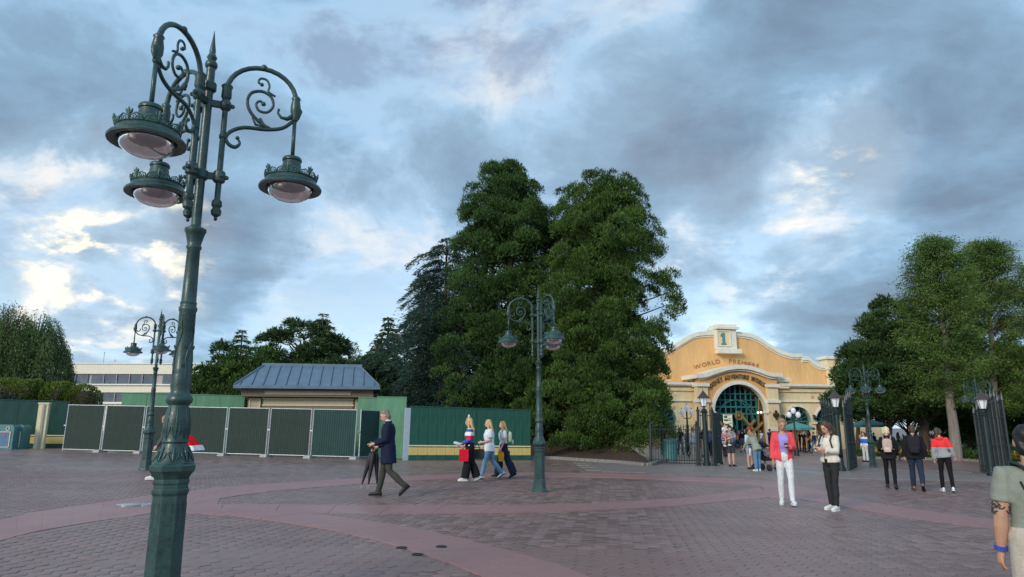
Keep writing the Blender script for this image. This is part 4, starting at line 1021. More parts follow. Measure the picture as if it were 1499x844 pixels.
def sequoia(px, Y, top, pr, lobes, label, leaf, n=300, z0=.3, tilt=0, trunks=((0, 0, .5),), lr=(.40, .86), per=360, ln=.165, wd=.044):
    t = tree_root(px, Y, 'conifer_tree', label, 'conifer'); H = topz(*top, Y)
    tx = at(top[0], top[1], Y).x - t.location.x
    ax = lambda z: tx*(z/H)**1.2
    for (bx, by, r) in trunks:
        m = MB(); m.limb([(bx + ax(z)*.9, by, z) for z in np.linspace(-.2, H*.9, 10)], list(np.linspace(r, .06, 10)), 10); tr = m.build('trunk', M_bark, t, smooth='all')
    C = Crown(); br = MB()
    for k in range(n):
        # height weighted by girth
        while True:
            f = random.random(); R = float(env(pr, f))
            if random.random() < R/max(p[1] for p in pr)*.9+.1: break
        a = random.uniform(0, 2*pi); rr = R*(random.uniform(.80, 1.06) if random.random() < .68 else random.uniform(.3, .8))
        lob = 1+lobes*noise.noise(Vector((cos(a)*1.7, sin(a)*1.7, f*5+px)))
        rr *= lob; z = z0+f*(H-z0-.35); r = random.uniform(*lr)*(.72 if f > .88 else 1)
        c = (ax(z)+rr*cos(a), rr*sin(a), z)
        o = (cos(a)*.9, sin(a)*.9, .35)
        C.clump(c, r, int(per*(r/.8)**1.6), ln, wd, .75, .98, o, .36)
        if k % 6 == 0:
            b0 = (ax(z)*.95, 0, max(.4, z-rr*.25)); br.limb([b0, ((b0[0]+c[0])/2, c[1]/2, (b0[2]+z)/2-.25), c], [.07, .045, .02], 5)
    for k in range(int(n*.22)):      # inner mass close to the trunk
        f = random.random()**1.2; R = float(env(pr, f)); a = random.uniform(0, 2*pi); rr = R*random.uniform(.1, .62); z = z0+f*(H-z0-1.2)
        C.clump((ax(z)+rr*cos(a), rr*sin(a), z), random.uniform(.8, 1.15), 190, .30, .12, .4, 1.0)
    for k in range(5): C.clump((tx+random.uniform(-.4, .4), random.uniform(-.4, .4), H-random.uniform(.3, .9)), .5, 160, ln, wd, .9, 1.1)
    tag(br.build('branches', M_bark, t, smooth='all'), kind='stuff'); C.build(leaf, t); return t
# the two big ones and the cedar
sequoia(890, 37.5, (886, 256), [(0, 3.3), (.2, 3.45), (.5, 3.05), (.75, 2.6), (.9, 2.35), (.97, 1.9), (1, 1.3)], .5, 'huge rounded conifer with foliage down to the soil bed beside the iron fence', L_seq, 600, .35, per=560, trunks=((0, 0, .55), (.9, .6, .3)))
sequoia(742, 40.5, (738, 238), [(0, 2.6), (.12, 3.3), (.35, 3.6), (.55, 3.4), (.75, 2.7), (.9, 1.7), (1, .7)], .55, 'tallest conifer with bare brown trunks showing above the green hoarding', L_seq2, 570, 1.9, per=560, trunks=((.3, 0, .5), (-.8, .3, .28), (-1.2, .5, .2)))
sequoia(806, 42, (815, 322), [(0, 2.4), (.3, 2.4), (.7, 1.7), (1, .5)], .25, 'dark lower conifer wedged between the two tall ones', L_seq2, 170, 1.4, per=240)
def cedar(px, Y, top, R0, label, leaf, whorls=26, droop=.35, name='cedar_tree', zb=.9, per=130, ln=.34, wd=.06, cat='conifer', pw=.8):
    t = tree_root(px, Y, name, label, cat); H = topz(*top, Y)
    m = MB(); m.limb([(0, 0, z) for z in np.linspace(-.2, H*.97, 8)], list(np.linspace(.035*H*.6, .04, 8)), 8); m.build('trunk', M_bark, t, smooth='all')
    C = Crown(); br = MB()
    for w in range(whorls):
        f = w/(whorls-1); z = zb+(H-zb-.2)*f; L = R0*(1-max(0, f-.35)/.65 if pw == 0 else (1-f))**(pw or .5)+.25
        nb = max(4, int(9*(1-f*.5)))
        for b in range(nb):
            a = 2*pi*(b+random.random()*.8)/nb+w*1.3; l = L*random.uniform(.5, 1.22)
            P = [np.array((l*q*cos(a), l*q*sin(a), z+.16*l*sin(q*pi)*.9-droop*l*q*q)) for q in (0, .33, .66, 1)]
            br.limb(P, [.06*(1-f)+.015, .04, .025, .01], 4)
            n = int(per*(l/2.5))
            q = RNG.uniform(.18, 1.02, n); i = np.minimum((q*3).astype(int), 2); fr = q*3-i
            PP = np.array(P); base = PP[i]*(1-fr)[:, None]+PP[np.minimum(i+1, 3)]*fr[:, None]
            side = np.array((-sin(a), cos(a), 0)); sp = RNG.normal(size=(n, 1))*(.16+.16*l*np.sin(np.clip(q, 0, 1)*pi*.85)[:, None])
            pos = base+side*sp*.8+np.array((0, 0, -1.))*np.abs(sp)*.30+RNG.normal(size=(n, 3))*np.array([.05, .05, .05])
            d = np.array((cos(a), sin(a), -.25))+side*np.sign(sp)*.8+RNG.normal(size=(n, 3))*.35+np.array((0, 0, -.25))
            C.put(*leaves(pos, d, ln*RNG.uniform(.6, 1.2, n), wd*RNG.uniform(.7, 1.2, n)))
    tag(br.build('branches', M_bark, t, smooth='all'), kind='stuff'); C.build(leaf, t); return t
cedar(648, 42.5, (642, 345), 4.7, 'blue-green cedar with drooping layered branches leaning out beside the tallest conifer', L_ced, 24, .30, per=520, pw=0, ln=.26, wd=.045)
cedar(622, 46, (640, 400), 3.6, 'darker cedar behind the pale green board, half hidden by the big cedar', L_ced, 24, .3, per=210, pw=.7)
def mound(px, Y, top, pr, label, leaf, n=120, r=(.6, 1.1), per=240, ln=.28, wd=.09, lob=.3, name='conifer_tree', cat='tree', z0=.4, up=.4, trunk=.25, bark=None, jit=.5, dens=.7, group=None):
    t = tree_root(px, Y, name, label, cat, group); H = topz(*top, Y); tx = at(top[0], top[1], Y).x-t.location.x
    m = MB(); m.limb([(tx*(z/H), 0, z) for z in np.linspace(-.2, H*.85, 6)], list(np.linspace(trunk, .05, 6)), 8); m.build('trunk', bark or M_bark, t, smooth='all')
    C = Crown(); mx = max(p[1] for p in pr); br = MB()
    for k in range(n):
        while True:
            f = random.random(); R = float(env(pr, f))
            if random.random() < R/mx*.9+.1: break
        a = random.uniform(0, 2*pi); rr = R*(random.uniform(.72, 1.0) if random.random() < dens else random.uniform(.2, .72))*(1+lob*noise.noise(Vector((cos(a)*1.6, sin(a)*1.6, f*4+px))))
        z = z0+f*(H-z0-.3); q = random.uniform(*r)*(.7 if f > .85 else 1); c = (tx*(z/H)+rr*cos(a), rr*sin(a), z)
        C.clump(c, q, int(per*(q/.8)**1.6), ln, wd, up, .8, (cos(a)*.7, sin(a)*.7, .3), jit)
        if k % 4 == 0: br.limb([(tx*(z/H), 0, max(.5, z-rr*.5)), (c[0]*.5, c[1]*.5, z-.2), c], [.07, .05, .02], 5)
    tag(br.build('branches', bark or M_bark, t, smooth='all'), kind='stuff'); C.build(leaf, t); return t
mound(326, 52, (330, 505), [(0, 3.3), (.3, 3.0), (.6, 1.9), (.85, .8), (1, .15)], 'bushy dark green conifer behind the kiosk, next to the tall near lamp', L_seq2, 130, lob=.35)
mound(440, 56, (446, 468), [(0, 4.0), (.45, 4.3), (.7, 3.5), (.88, 2.3), (1, .9)], 'broad dark conifer rising over the middle of the kiosk roof', L_dark, 180, per=260, lob=.4, up=-.15, ln=.36)
mound(385, 50, (388, 505), [(0, 2.8), (.5, 2.6), (.8, 1.6), (1, .5)], 'rounded mid green shrub tree filling the gap over the kiosk roof hip', L_seq, 90, lob=.35)
cedar(341, 51, (341, 480), 2.9, 'pointed dark conifer rising behind the kiosk roof hip', L_seq2, 20, .12, 'conifer_tree', per=240, pw=.85, wd=.07, ln=.26)
cedar(462, 55, (457, 456), 3.4, 'pointed conifer top above the middle of the kiosk', L_dark, 20, .18, 'conifer_tree', per=240, pw=.7, wd=.07, ln=.28)
mound(297, 50, (297, 556), [(0, 1.6), (.6, 1.4), (1, .4)], 'low dark shrub behind the pale green boards beside the tall lamp', L_broad, 40)
mound(336, 47, (336, 566), [(0, 1.5), (.6, 1.4), (1, .4)], 'low leafy shrub against the kiosk end behind the barriers', L_broad, 40)
cedar(562, 50, (563, 462), 2.6, 'slim pointed conifer between the kiosk and the cedar', L_dark, 22, .15, 'conifer_tree', per=200, pw=.75, wd=.09)
mound(548, 44, (552, 520), [(0, 2.0), (.5, 2.0), (.8, 1.2), (1, .4)], 'dark conifer close behind the kiosk end wall', L_dark, 80)
mound(590, 45, (590, 545), [(0, 2.2), (.5, 2.0), (1, .5)], 'shadowy bush between the cedar trunk and the pale green board', L_dark, 60)
mound(508, 95, (510, 494), [(0, .6), (.4, 2.2), (.7, 2.0), (1, .6)], 'thin grey-green tree far off beyond the kiosk', L_grey, 50, per=90, z0=3.0, r=(.7, 1.2), ln=.45)
# shade plants under the conifers, behind the hoarding
mound(800, 46, (800, 560), [(0, 2.6), (.6, 2.4), (1, .8)], 'deep shade bush filling the dark gap between the tall conifers', L_dark, 80, z0=.2)
mound(700, 46, (700, 560), [(0, 2.8), (.6, 2.6), (1, .8)], 'deep shade bush behind the green hoarding', L_dark, 80, z0=.2)
mound(845, 44, (845, 600), [(0, 2.4), (.6, 2.0), (1, .8)], 'low dark bush on the soil bed behind the rounded conifer', L_dark, 60, z0=.2)
mound(640, 44, (640, 590), [(0, 2.2), (.6, 2.0), (1, .8)], 'dark evergreen bush behind the hoarding end post', L_dark, 60, z0=.2)

def willow(px, Y, top, R, label):
    t = tree_root(px, Y, 'willow_tree', label, 'willow'); H = topz(*top, Y)
    m = MB(); m.limb([(0, 0, -.2), (.1, 0, H*.4), (.3, .2, H*.75)], [.35, .25, .1], 8); m.build('trunk', M_bark, t, smooth='all')
    C = Crown(); br = MB()
    for k in range(380):
        a = random.uniform(0, 2*pi); r = R*sqrt(random.random()); z1 = H*(1-.40*(r/R)**2)*random.uniform(.82, 1.0)
        top_ = np.array((r*.75*cos(a), r*.75*sin(a), z1)); drop = random.uniform(.25, .6)*H
        n = 90; q = RNG.uniform(0, 1, n)
        pos = top_ + np.array((cos(a), sin(a), 0))*(q**.6)[:, None]*.9 + np.array((0, 0, -1.))*(q**1.4)[:, None]*drop + RNG.normal(size=(n, 3))*.10
        d = np.array((cos(a)*.3, sin(a)*.3, -1))+RNG.normal(size=(n, 3))*.5
        C.put(*leaves(pos, d, .20*RNG.uniform(.6, 1.3, n), .045))
        if k % 4 == 0: br.limb([(0, 0, H*.45), tuple(top_*.6+np.array((0, 0, H*.25))), tuple(top_)], [.08, .05, .015], 5)
    tag(br.build('branches', M_bark, t, smooth='all'), kind='stuff'); C.build(L_will, t)
willow(30, 47, (28, 452), 2.75, 'feathery pale green willow above the clipped hedge')
willow(-15, 46, (-10, 440), 2.7, 'tall loose willow cut by the picture edge above the hedge')
def hedge(px0, px1, Y, py_top, label, z0=1.0):
    a, b = at(px0, 600, Y), at(px1, 600, Y); t = thing('clipped_hedge', label, 'hedge', ((a.x+b.x)/2, Y, G((a.x+b.x)/2)), 0, 'clipped hedges along the dark hoarding'); L = abs(b.x-a.x); H = topz((px0+px1)/2, py_top, Y); C = Crown()
    n = int(L*2600)
    u = RNG.uniform(-1, 1, n); an = RNG.uniform(0, 2*pi, n); th = 1+.10*np.sin(u*L*2.1)+.06*np.sin(u*L*5+1)
    e = (1-np.abs(u)**6)**.5
    pos = np.stack([u*L/2, 1.2*np.cos(an)*e*th, (H+z0)/2+np.sin(an)*(H-z0)/2*e*th], 1)
    d = np.stack([u*.3, np.cos(an), np.sin(an)+.3], 1)+RNG.normal(size=(n, 3))*.5
    C.put(*leaves(pos, d, .15*RNG.uniform(.6, 1.2, n), .07)); C.build(L_hedge, t, 'foliage')
    m = MB(); m.tube([(-L/2*.9, 0, (H+z0)/2), (-L/4, 0, (H+z0)/2), (L/4, 0, (H+z0)/2), (L/2*.9, 0, (H+z0)/2)], [(H-z0)*.36]*4, 8); m.build('twigs', M_bark, t, smooth='all')
    for x in np.linspace(-L/2*.8, L/2*.8, max(2, int(L/1.4))): MB().limb([(x, 0, 0), (x+.1, 0, z0+.3)], [.06, .04], 5).build('stem', M_bark, t)
hedge(-60, 62, 39, 557, 'long clipped yellow-green hedge above the dark hoarding, below the willows', 1.9)
hedge(52, 104, 39.6, 562, 'middle rounded section of clipped hedge above the cream post', 1.8)
hedge(96, 134, 40, 566, 'small rounded hedge end next to the office block', 1.6)
mound(60, 40.5, (60, 578), [(0, 1.8), (.6, 1.6), (1, .8)], 'loose dark shrub growing under the clipped hedge', L_broad, 40, z0=.3)
mound(5, 38, (5, 575), [(0, 1.2), (.6, 1.0), (1, .4)], 'grey leafy shrub peeping over the dark hoarding beneath the hedge', L_grey, 30, z0=.3)

def dawn(px, Y, top, R, label, trunk_px=None, n=300, z0=4.0, bark=None, r0=.34):
    t = tree_root(px, Y, 'dawn_redwood', label, 'tree'); H = topz(*top, Y); tx = at(top[0], top[1], Y).x-t.location.x
    m = MB(); zs = np.linspace(-.2, H*.95, 12); m.limb([(tx*(z/H)+.06*sin(z), 0, z) for z in zs], [r0*(1-f)**.8*(1+.3*max(0, .12-f)/.12)+.03 for f in np.linspace(0, 1, 12)], 10); m.build('trunk', bark or M_barkg, t, smooth='all')
    C = Crown(); br = MB()
    for k in range(n):
        f = random.random()**.85; z = z0+(H-z0)*f; a = random.uniform(0, 2*pi); l = (R*(1-f**3.2)**.5*(.75+.25*min(1, f*2))*random.uniform(.35, 1.1)+.3)
        b0 = np.array((tx*(z/H), 0, z-.35*l)); b1 = np.array((tx*(z/H)+l*cos(a), l*sin(a), z+.10*l)); mid = (b0+b1)/2+np.array((0, 0, .15*l))
        if k % 2 == 0: br.limb([b0, mid, b1], [.055, .035, .01], 4)
        nn = 230; q = RNG.uniform(.35, 1.05, nn)[:, None]
        base = b0*(1-q)**2+2*mid*q*(1-q)+b1*q**2
        pos = base+RNG.normal(size=(nn, 3))*np.array([.25, .25, .17])+np.array((0, 0, -.10))
        d = np.array((cos(a), sin(a), -.55))+RNG.normal(size=(nn, 3))*.65
        C.put(*leaves(pos, d, .16*RNG.uniform(.6, 1.3, nn), .05))
    tag(br.build('branches', M_bark, t, smooth='all'), kind='stuff'); C.build(L_dawn, t)
dawn(1398, 44, (1366, 346), 2.45, 'tall feathery light green tree with thick pale bare trunk on the lawn', n=330, z0=3.6, r0=.30)
dawn(1462, 48, (1440, 352), 2.9, 'second feathery light green tree behind the folded gate leaf', n=330, z0=3.2, r0=.28)
dawn(1545, 47, (1520, 385), 2.8, 'feathery green tree at the picture edge above the man in the sage shirt', n=170, z0=3.4)
mound(1300, 50, (1306, 436), [(0, 2.6), (.3, 3.4), (.6, 2.8), (.85, 1.4), (1, .4)], 'dark spruce-like tree behind the pale trunked tree', L_dark, 170, per=240, z0=2.6, lob=.4)
mound(1272, 49, (1266, 494), [(0, 1.5), (.4, 1.9), (.75, 1.4), (1, .4)], 'dark leafy tree overhanging the entrance building corner', L_dark, 90, z0=3.0, per=200, lob=.45, name='leafy_tree')
mound(1352, 50, (1352, 480), [(0, 2.8), (.4, 3.2), (.75, 2.6), (1, 1.0)], 'dark round tree with leaning trunk behind the couple', L_broad, 150, z0=2.8, trunk=.42, name='leafy_tree')
mound(1420, 54, (1420, 500), [(0, 3.2), (.5, 3.4), (1, 1.2)], 'mid green tree filling the gap between the two feathery trees', L_broad, 130, z0=1.6, name='leafy_tree')
mound(1500, 52, (1500, 500), [(0, 3.4), (.5, 3.4), (1, 1.2)], 'dark green tree behind the lawn lantern', L_broad, 130, z0=1.2, name='leafy_tree')
mound(1330, 62, (1330, 560), [(0, 4.5), (.5, 4.2), (1, 1.5)], 'low dark tree behind the parasols', L_dark, 120, z0=2.4, name='leafy_tree')
mound(1475, 64, (1475, 585), [(0, 6), (.5, 5.2), (1, 1.5)], 'low dark hedge-like tree at the back of the lawn', L_dark, 120, z0=.6, name='leafy_tree')
mound(1256, 62, (1256, 560), [(0, 2.0), (.5, 2.4), (1, 1.0)], 'small dark tree in front of the right end of the entrance building', L_dark, 60, z0=2.8, name='leafy_tree')

# lawn with flower border
M_lawn = mat('lawn', (.045, .105, .020), .9, var=.3, scale=2.5, bump=.5, bscale=40)
edge = [gnd(*q) for q in ((1252, 671), (1290, 671.5), (1340, 672.5), (1400, 674), (1450, 677), (1520, 681), (1600, 684))]
ec = polyline(edge, 5); m = MB(); n = len(ec)
P = [(p.x, p.y, G(p.x)+.05) for p in ec] + [(p.x*1.12, p.y+4, G(p.x)+.35) for p in ec] + [(p.x*1.6, p.y+24, G(p.x)+.75) for p in ec]
m.add(P, [(r*n+k, r*n+k+1, (r+1)*n+k+1, (r+1)*n+k) for r in (0, 1) for k in range(n-1)]); tag(m.build('lawn', M_lawn, smooth='all'), kind='structure')
lk = bpy.data.objects.new('kerb', None); COL.objects.link(lk); tag(lk, kind='structure')
for a, b in zip(ec, ec[1:]):
    d = b-a; c = (a+b)/2; MB().box((0, 0, .05), (d.length-.01, .2, .17)).build('kerb_stone', M_kerb, lk, (c.x, c.y, G(c.x)), atan2(d.y, d.x))
C = Crown(); C2 = Crown()
for k in range(2600):
    i = random.randrange(n-1); p = ec[i].lerp(ec[i+1], random.random()); o = random.uniform(.5, 1.7); pos = np.array([[p.x*(1+.03*o), p.y+o, G(p.x)+.06+.05*o+random.uniform(.05, .38)]])
    nn = 7; q = pos+RNG.normal(size=(nn, 3))*.10
    C.put(*leaves(q, RNG.normal(size=(nn, 3))+np.array((0, 0, 1.)), .15, .05))
    if noise.noise(Vector((p.x*.9, o, 3))) > .0: C2.put(*leaves(pos+RNG.normal(size=(4, 3))*.05+np.array((0, 0, .1)), RNG.normal(size=(4, 3))+np.array((0, -.6, 1.)), .085, .085))
fb = C.build(L_broad, None, 'flower_border_leaves'); tag(fb, 'low leafy planting along the lawn kerb', 'flower bed', kind='stuff')
fl = C2.build(leafmat('flower_mix', (.35, .03, .02), (.75, .52, .08)), None, 'flowers'); tag(fl, 'small yellow and red flowers in the lawn border', 'flowers', kind='stuff')
# grass blades on the lawn front
C3 = Crown(); nn = 9000; i = RNG.integers(0, n-1, nn); ea = np.array([(p.x, p.y) for p in ec]); q = RNG.uniform(0, 1, (nn, 1)); b = ea[i]*(1-q)+ea[i+1]*q; o = RNG.uniform(.1, 4, nn)
pos = np.stack([b[:, 0]*(1+.03*o), b[:, 1]+o, -SLOPE*b[:, 0]+.05+.075*o], 1); C3.put(*leaves(pos, RNG.normal(size=(nn, 3))*.4+np.array((0, 0, 1.)), .09, .02)); tag(C3.build(L_hedge, None, 'grass'), 'short grass on the lawn beside the flower border', 'grass', kind='stuff')
# fallen needles and litter on the soil bed
# teal parasols
M_par = mat('parasol_teal', (.10, .33, .30), .7, var=.12); 
for px, py, Y, lab in ((1166, 628, 58, 'teal parasol under the first arched opening beside the globe lamp'), (1271, 624, 54, 'teal parasol behind the green street lamp by the lawn'), (1371, 628, 58, 'teal parasol between the couple and the pale tree trunk')):
    p = at(px, py, Y); z = p.z-G(p.x)+.1; t = thing('parasol', lab, 'parasol', (p.x, p.y, G(p.x)), random.random(), 'teal parasols')
    MB().lathe([(.3, 0), (.3, .08), (.04, .1), (.03, z+.5)], 8).build('pole', M_iron, t)
    m = MB(); m.lathe([(1.45, z-.02), (1.46, z+.02), (.75, z+.27), (.06, z+.48), (.001, z+.56)], 8); m.build('canopy', M_par, t); m = MB(); m.lathe([(1.44, z-.16), (1.455, z-.16), (1.46, z), (1.44, z)], 8); m.build('valance', M_par, t)

# ---------------------------------------------------------------- people
CL = {}
def cloth(col, rough=.85, var=.14, blocks=None, key=None):
    key = key or tuple(round(c, 3) for c in col)
    if key in CL: return CL[key]
    if blocks is None:
        m = mat('cloth_%d' % len(CL), col, rough, var=var, scale=14, bump=.25, bscale=60, spec=.2)
    else:   # woven colour blocks by height on the garment
        m = bpy.data.materials.new('cloth_blocks_%d' % len(CL)); m.use_nodes = True; N = NT(m.node_tree)
        z = N.n('ShaderNodeSeparateXYZ', ins={0: N.n('ShaderNodeTexCoord').outputs['Object']}).outputs[2]
        f = N.math('DIVIDE', z, 2.0); c = N.ramp(f, [(a/2.0, q) for a, q in blocks], 'CONSTANT')
        p = N.n('ShaderNodeBsdfPrincipled', ins={'Base Color': c, 'Roughness': rough, 'Specular IOR Level': .2}); o = N.n('ShaderNodeOutputMaterial'); N.link(p.outputs[0], o.inputs[0])
    CL[key] = m; return m
SKIN = {k: mat('skin_'+k, c, .55, var=.08, scale=12, hue=tuple(min(1, q*1.08) for q in c)) for k, c in dict(fair=(.56, .33, .24), mid=(.46, .26, .17), tan=(.36, .19, .12), dark=(.12, .06, .04)).items()}
HAIR = {k: mat('hair_'+k, c, .5, var=.4, scale=22, streak=(4, 4, .6)) for k, c in dict(blond=(.52, .36, .16), pale=(.72, .60, .36), brown=(.075, .040, .020), dark=(.012, .010, .009), grey=(.20, .17, .14), light=(.30, .19, .09)).items()}
M_eye = mat('eye_dark', (.02, .015, .012), .3); M_lip = mat('lip', (.33, .11, .09), .5); M_whites = mat('shoe_white', (.72, .72, .70), .6, var=.08); M_blk = mat('black_matte', (.014, .014, .016), .6, var=.3); M_phone = mat('phone_black', (.01, .01, .012), .2)

def skel(H, P, fem):
    s = H/1.72; J = {}; V = Vector
    sw = (.152 if fem else .178)*s; hw = .085*s
    lean, side, twist = radians(P.get('lean', 0)), radians(P.get('side', 0)), radians(P.get('twist', 0))
    T = Matrix.Rotation(side, 3, 'Y') @ Matrix.Rotation(lean, 3, 'X') @ Matrix.Rotation(twist, 3, 'Z')
    pel = V((0, 0, .92*s)); J['T'] = T; J['pel'] = pel; J['s'] = s
    sp = lambda x, y, z: pel + T @ V((x*s, y*s, z*s))
    J['sp'] = sp; J['neck'] = sp(0, .005, .51); J['headb'] = sp(0, -.012, .580)
    hy, hp, hr = (radians(a) for a in P.get('head', (0, 0, 0)))
    Mh = T @ Matrix.Rotation(hy, 3, 'Z') @ Matrix.Rotation(hp, 3, 'X') @ Matrix.Rotation(hr, 3, 'Y'); J['Mh'] = Mh
    J['hc'] = J['headb'] + Mh @ V((0, -.018*s, .088*s))
    for n, sd in (('L', 1), ('R', -1)):
        f, k, ab = (radians(a) for a in P.get(n, (0, 0, 2)))
        hip = V((sd*hw, 0, .90*s)); d1 = V((sd*sin(ab), -sin(f)*cos(ab), -cos(f)*cos(ab)))
        kn = hip + d1*.43*s; d2 = V((sd*sin(ab)*.3, -sin(f-k), -cos(f-k))).normalized(); an = kn + d2*.42*s
        J['hip'+n], J['kn'+n], J['an'+n] = hip, kn, an
        a, b, e, i = (radians(q) for q in P.get('a'+n, (3, 7, 12, 0)))
        sh = sp(sd*sw/s, .01, .448); u = T @ V((sd*sin(b), -sin(a)*cos(b), -cos(a)*cos(b))); el = sh + u*.285*s
        w = T @ V((sd*sin(b)*.4*cos(i)-sd*sin(i), -sin(a+e)*cos(i), -cos(a+e)*cos(i))); w.normalize(); wr = el + w*.245*s
        J['sh'+n], J['el'+n], J['wr'+n], J['hd'+n] = sh, el, wr, w
    return J
TOR = [(-.10, .118, .088), (-.04, .158, .108), (.02, .168, .114), (.09, .152, .102), (.15, .142, .096), (.24, .150, .106), (.33, .164, .116), (.40, .160, .106), (.445, .138, .090), (.485, .095, .072), (.53, .060, .056)]
def torso_rings(J, fem, ease=0.0, z0=-.10, z1=.54, hipx=1.0, n=20, bulk=1.0):
    s = J['s']; R = []
    for z, rx, ry in TOR:
        if z < z0-.001 or z > z1+.001: continue
        if fem: rx *= {True: 1.0}.get(z < .05, .92) * (.93 if .08 < z < .2 else 1)
        rx = rx*bulk+ease; ry = ry*bulk+ease
        bust = .022 if fem and .24 <= z <= .36 else 0
        R.append([J['sp'](rx*cos(q), ry*sin(q)-(bust if sin(q) < -.3 else 0), z) for q in [2*pi*k/n for k in range(n)]])
    return R
def hand(mb, J, n, curl=35, spread=.0, fine=True, thumbdir=None, palm=None):
    s = J['s']; w = J['wr'+n]; d = J['hd'+n].normalized(); sd = 1 if n == 'L' else -1
    pn = palm or J['T'] @ Vector((-sd, 0, 0)); pn = (pn - d*pn.dot(d)).normalized(); lat = d.cross(pn).normalized()
    fw = lat if lat.dot(J['T'] @ Vector((0, -1, 0))) > 0 else -lat     # towards the thumb side (forward)
    pc = w + d*.045*s
    mb.limb([w-d*.01, w+d*.03*s, w+d*.085*s], [.024*s, .027*s, .026*s], 8)
    mb.limb([w+d*.03*s+fw*.018*s, w+d*.085*s+fw*.026*s], [.015*s, .013*s], 6); mb.limb([w+d*.03*s-fw*.018*s, w+d*.08*s-fw*.024*s], [.014*s, .012*s], 6)
    tips = []
    for k, (o, L) in enumerate(((.030, .072), (.010, .080), (-.010, .074), (-.029, .058))):
        b = w + d*(.088-.006*abs(k-1))*s + fw*o*s; c = radians(curl+4*k)
        d1 = (d*cos(c*.5)+pn*sin(c*.5)+fw*o*spread*10).normalized(); d2 = (d*cos(c*1.3)+pn*sin(c*1.3)+fw*o*spread*10).normalized()
        m1 = b+d1*L*.5*s; t = m1+d2*L*.5*s; mb.limb([b-d*.01, m1, t], [.0095*s, .0088*s, .007*s], 6); tips.append(t)
    b = w+d*.025*s+fw*.024*s; m1 = b+(d*.6+fw*.7+pn*.35).normalized()*.038*s; t = m1+(d*.9+fw*.15+pn*.4).normalized()*.032*s
    mb.limb([b, m1, t], [.014*s, .0105*s, .008*s], 6)
    J['palm'+n] = w+d*.075*s+pn*.022*s; J['pn'+n] = pn; J['fw'+n] = fw
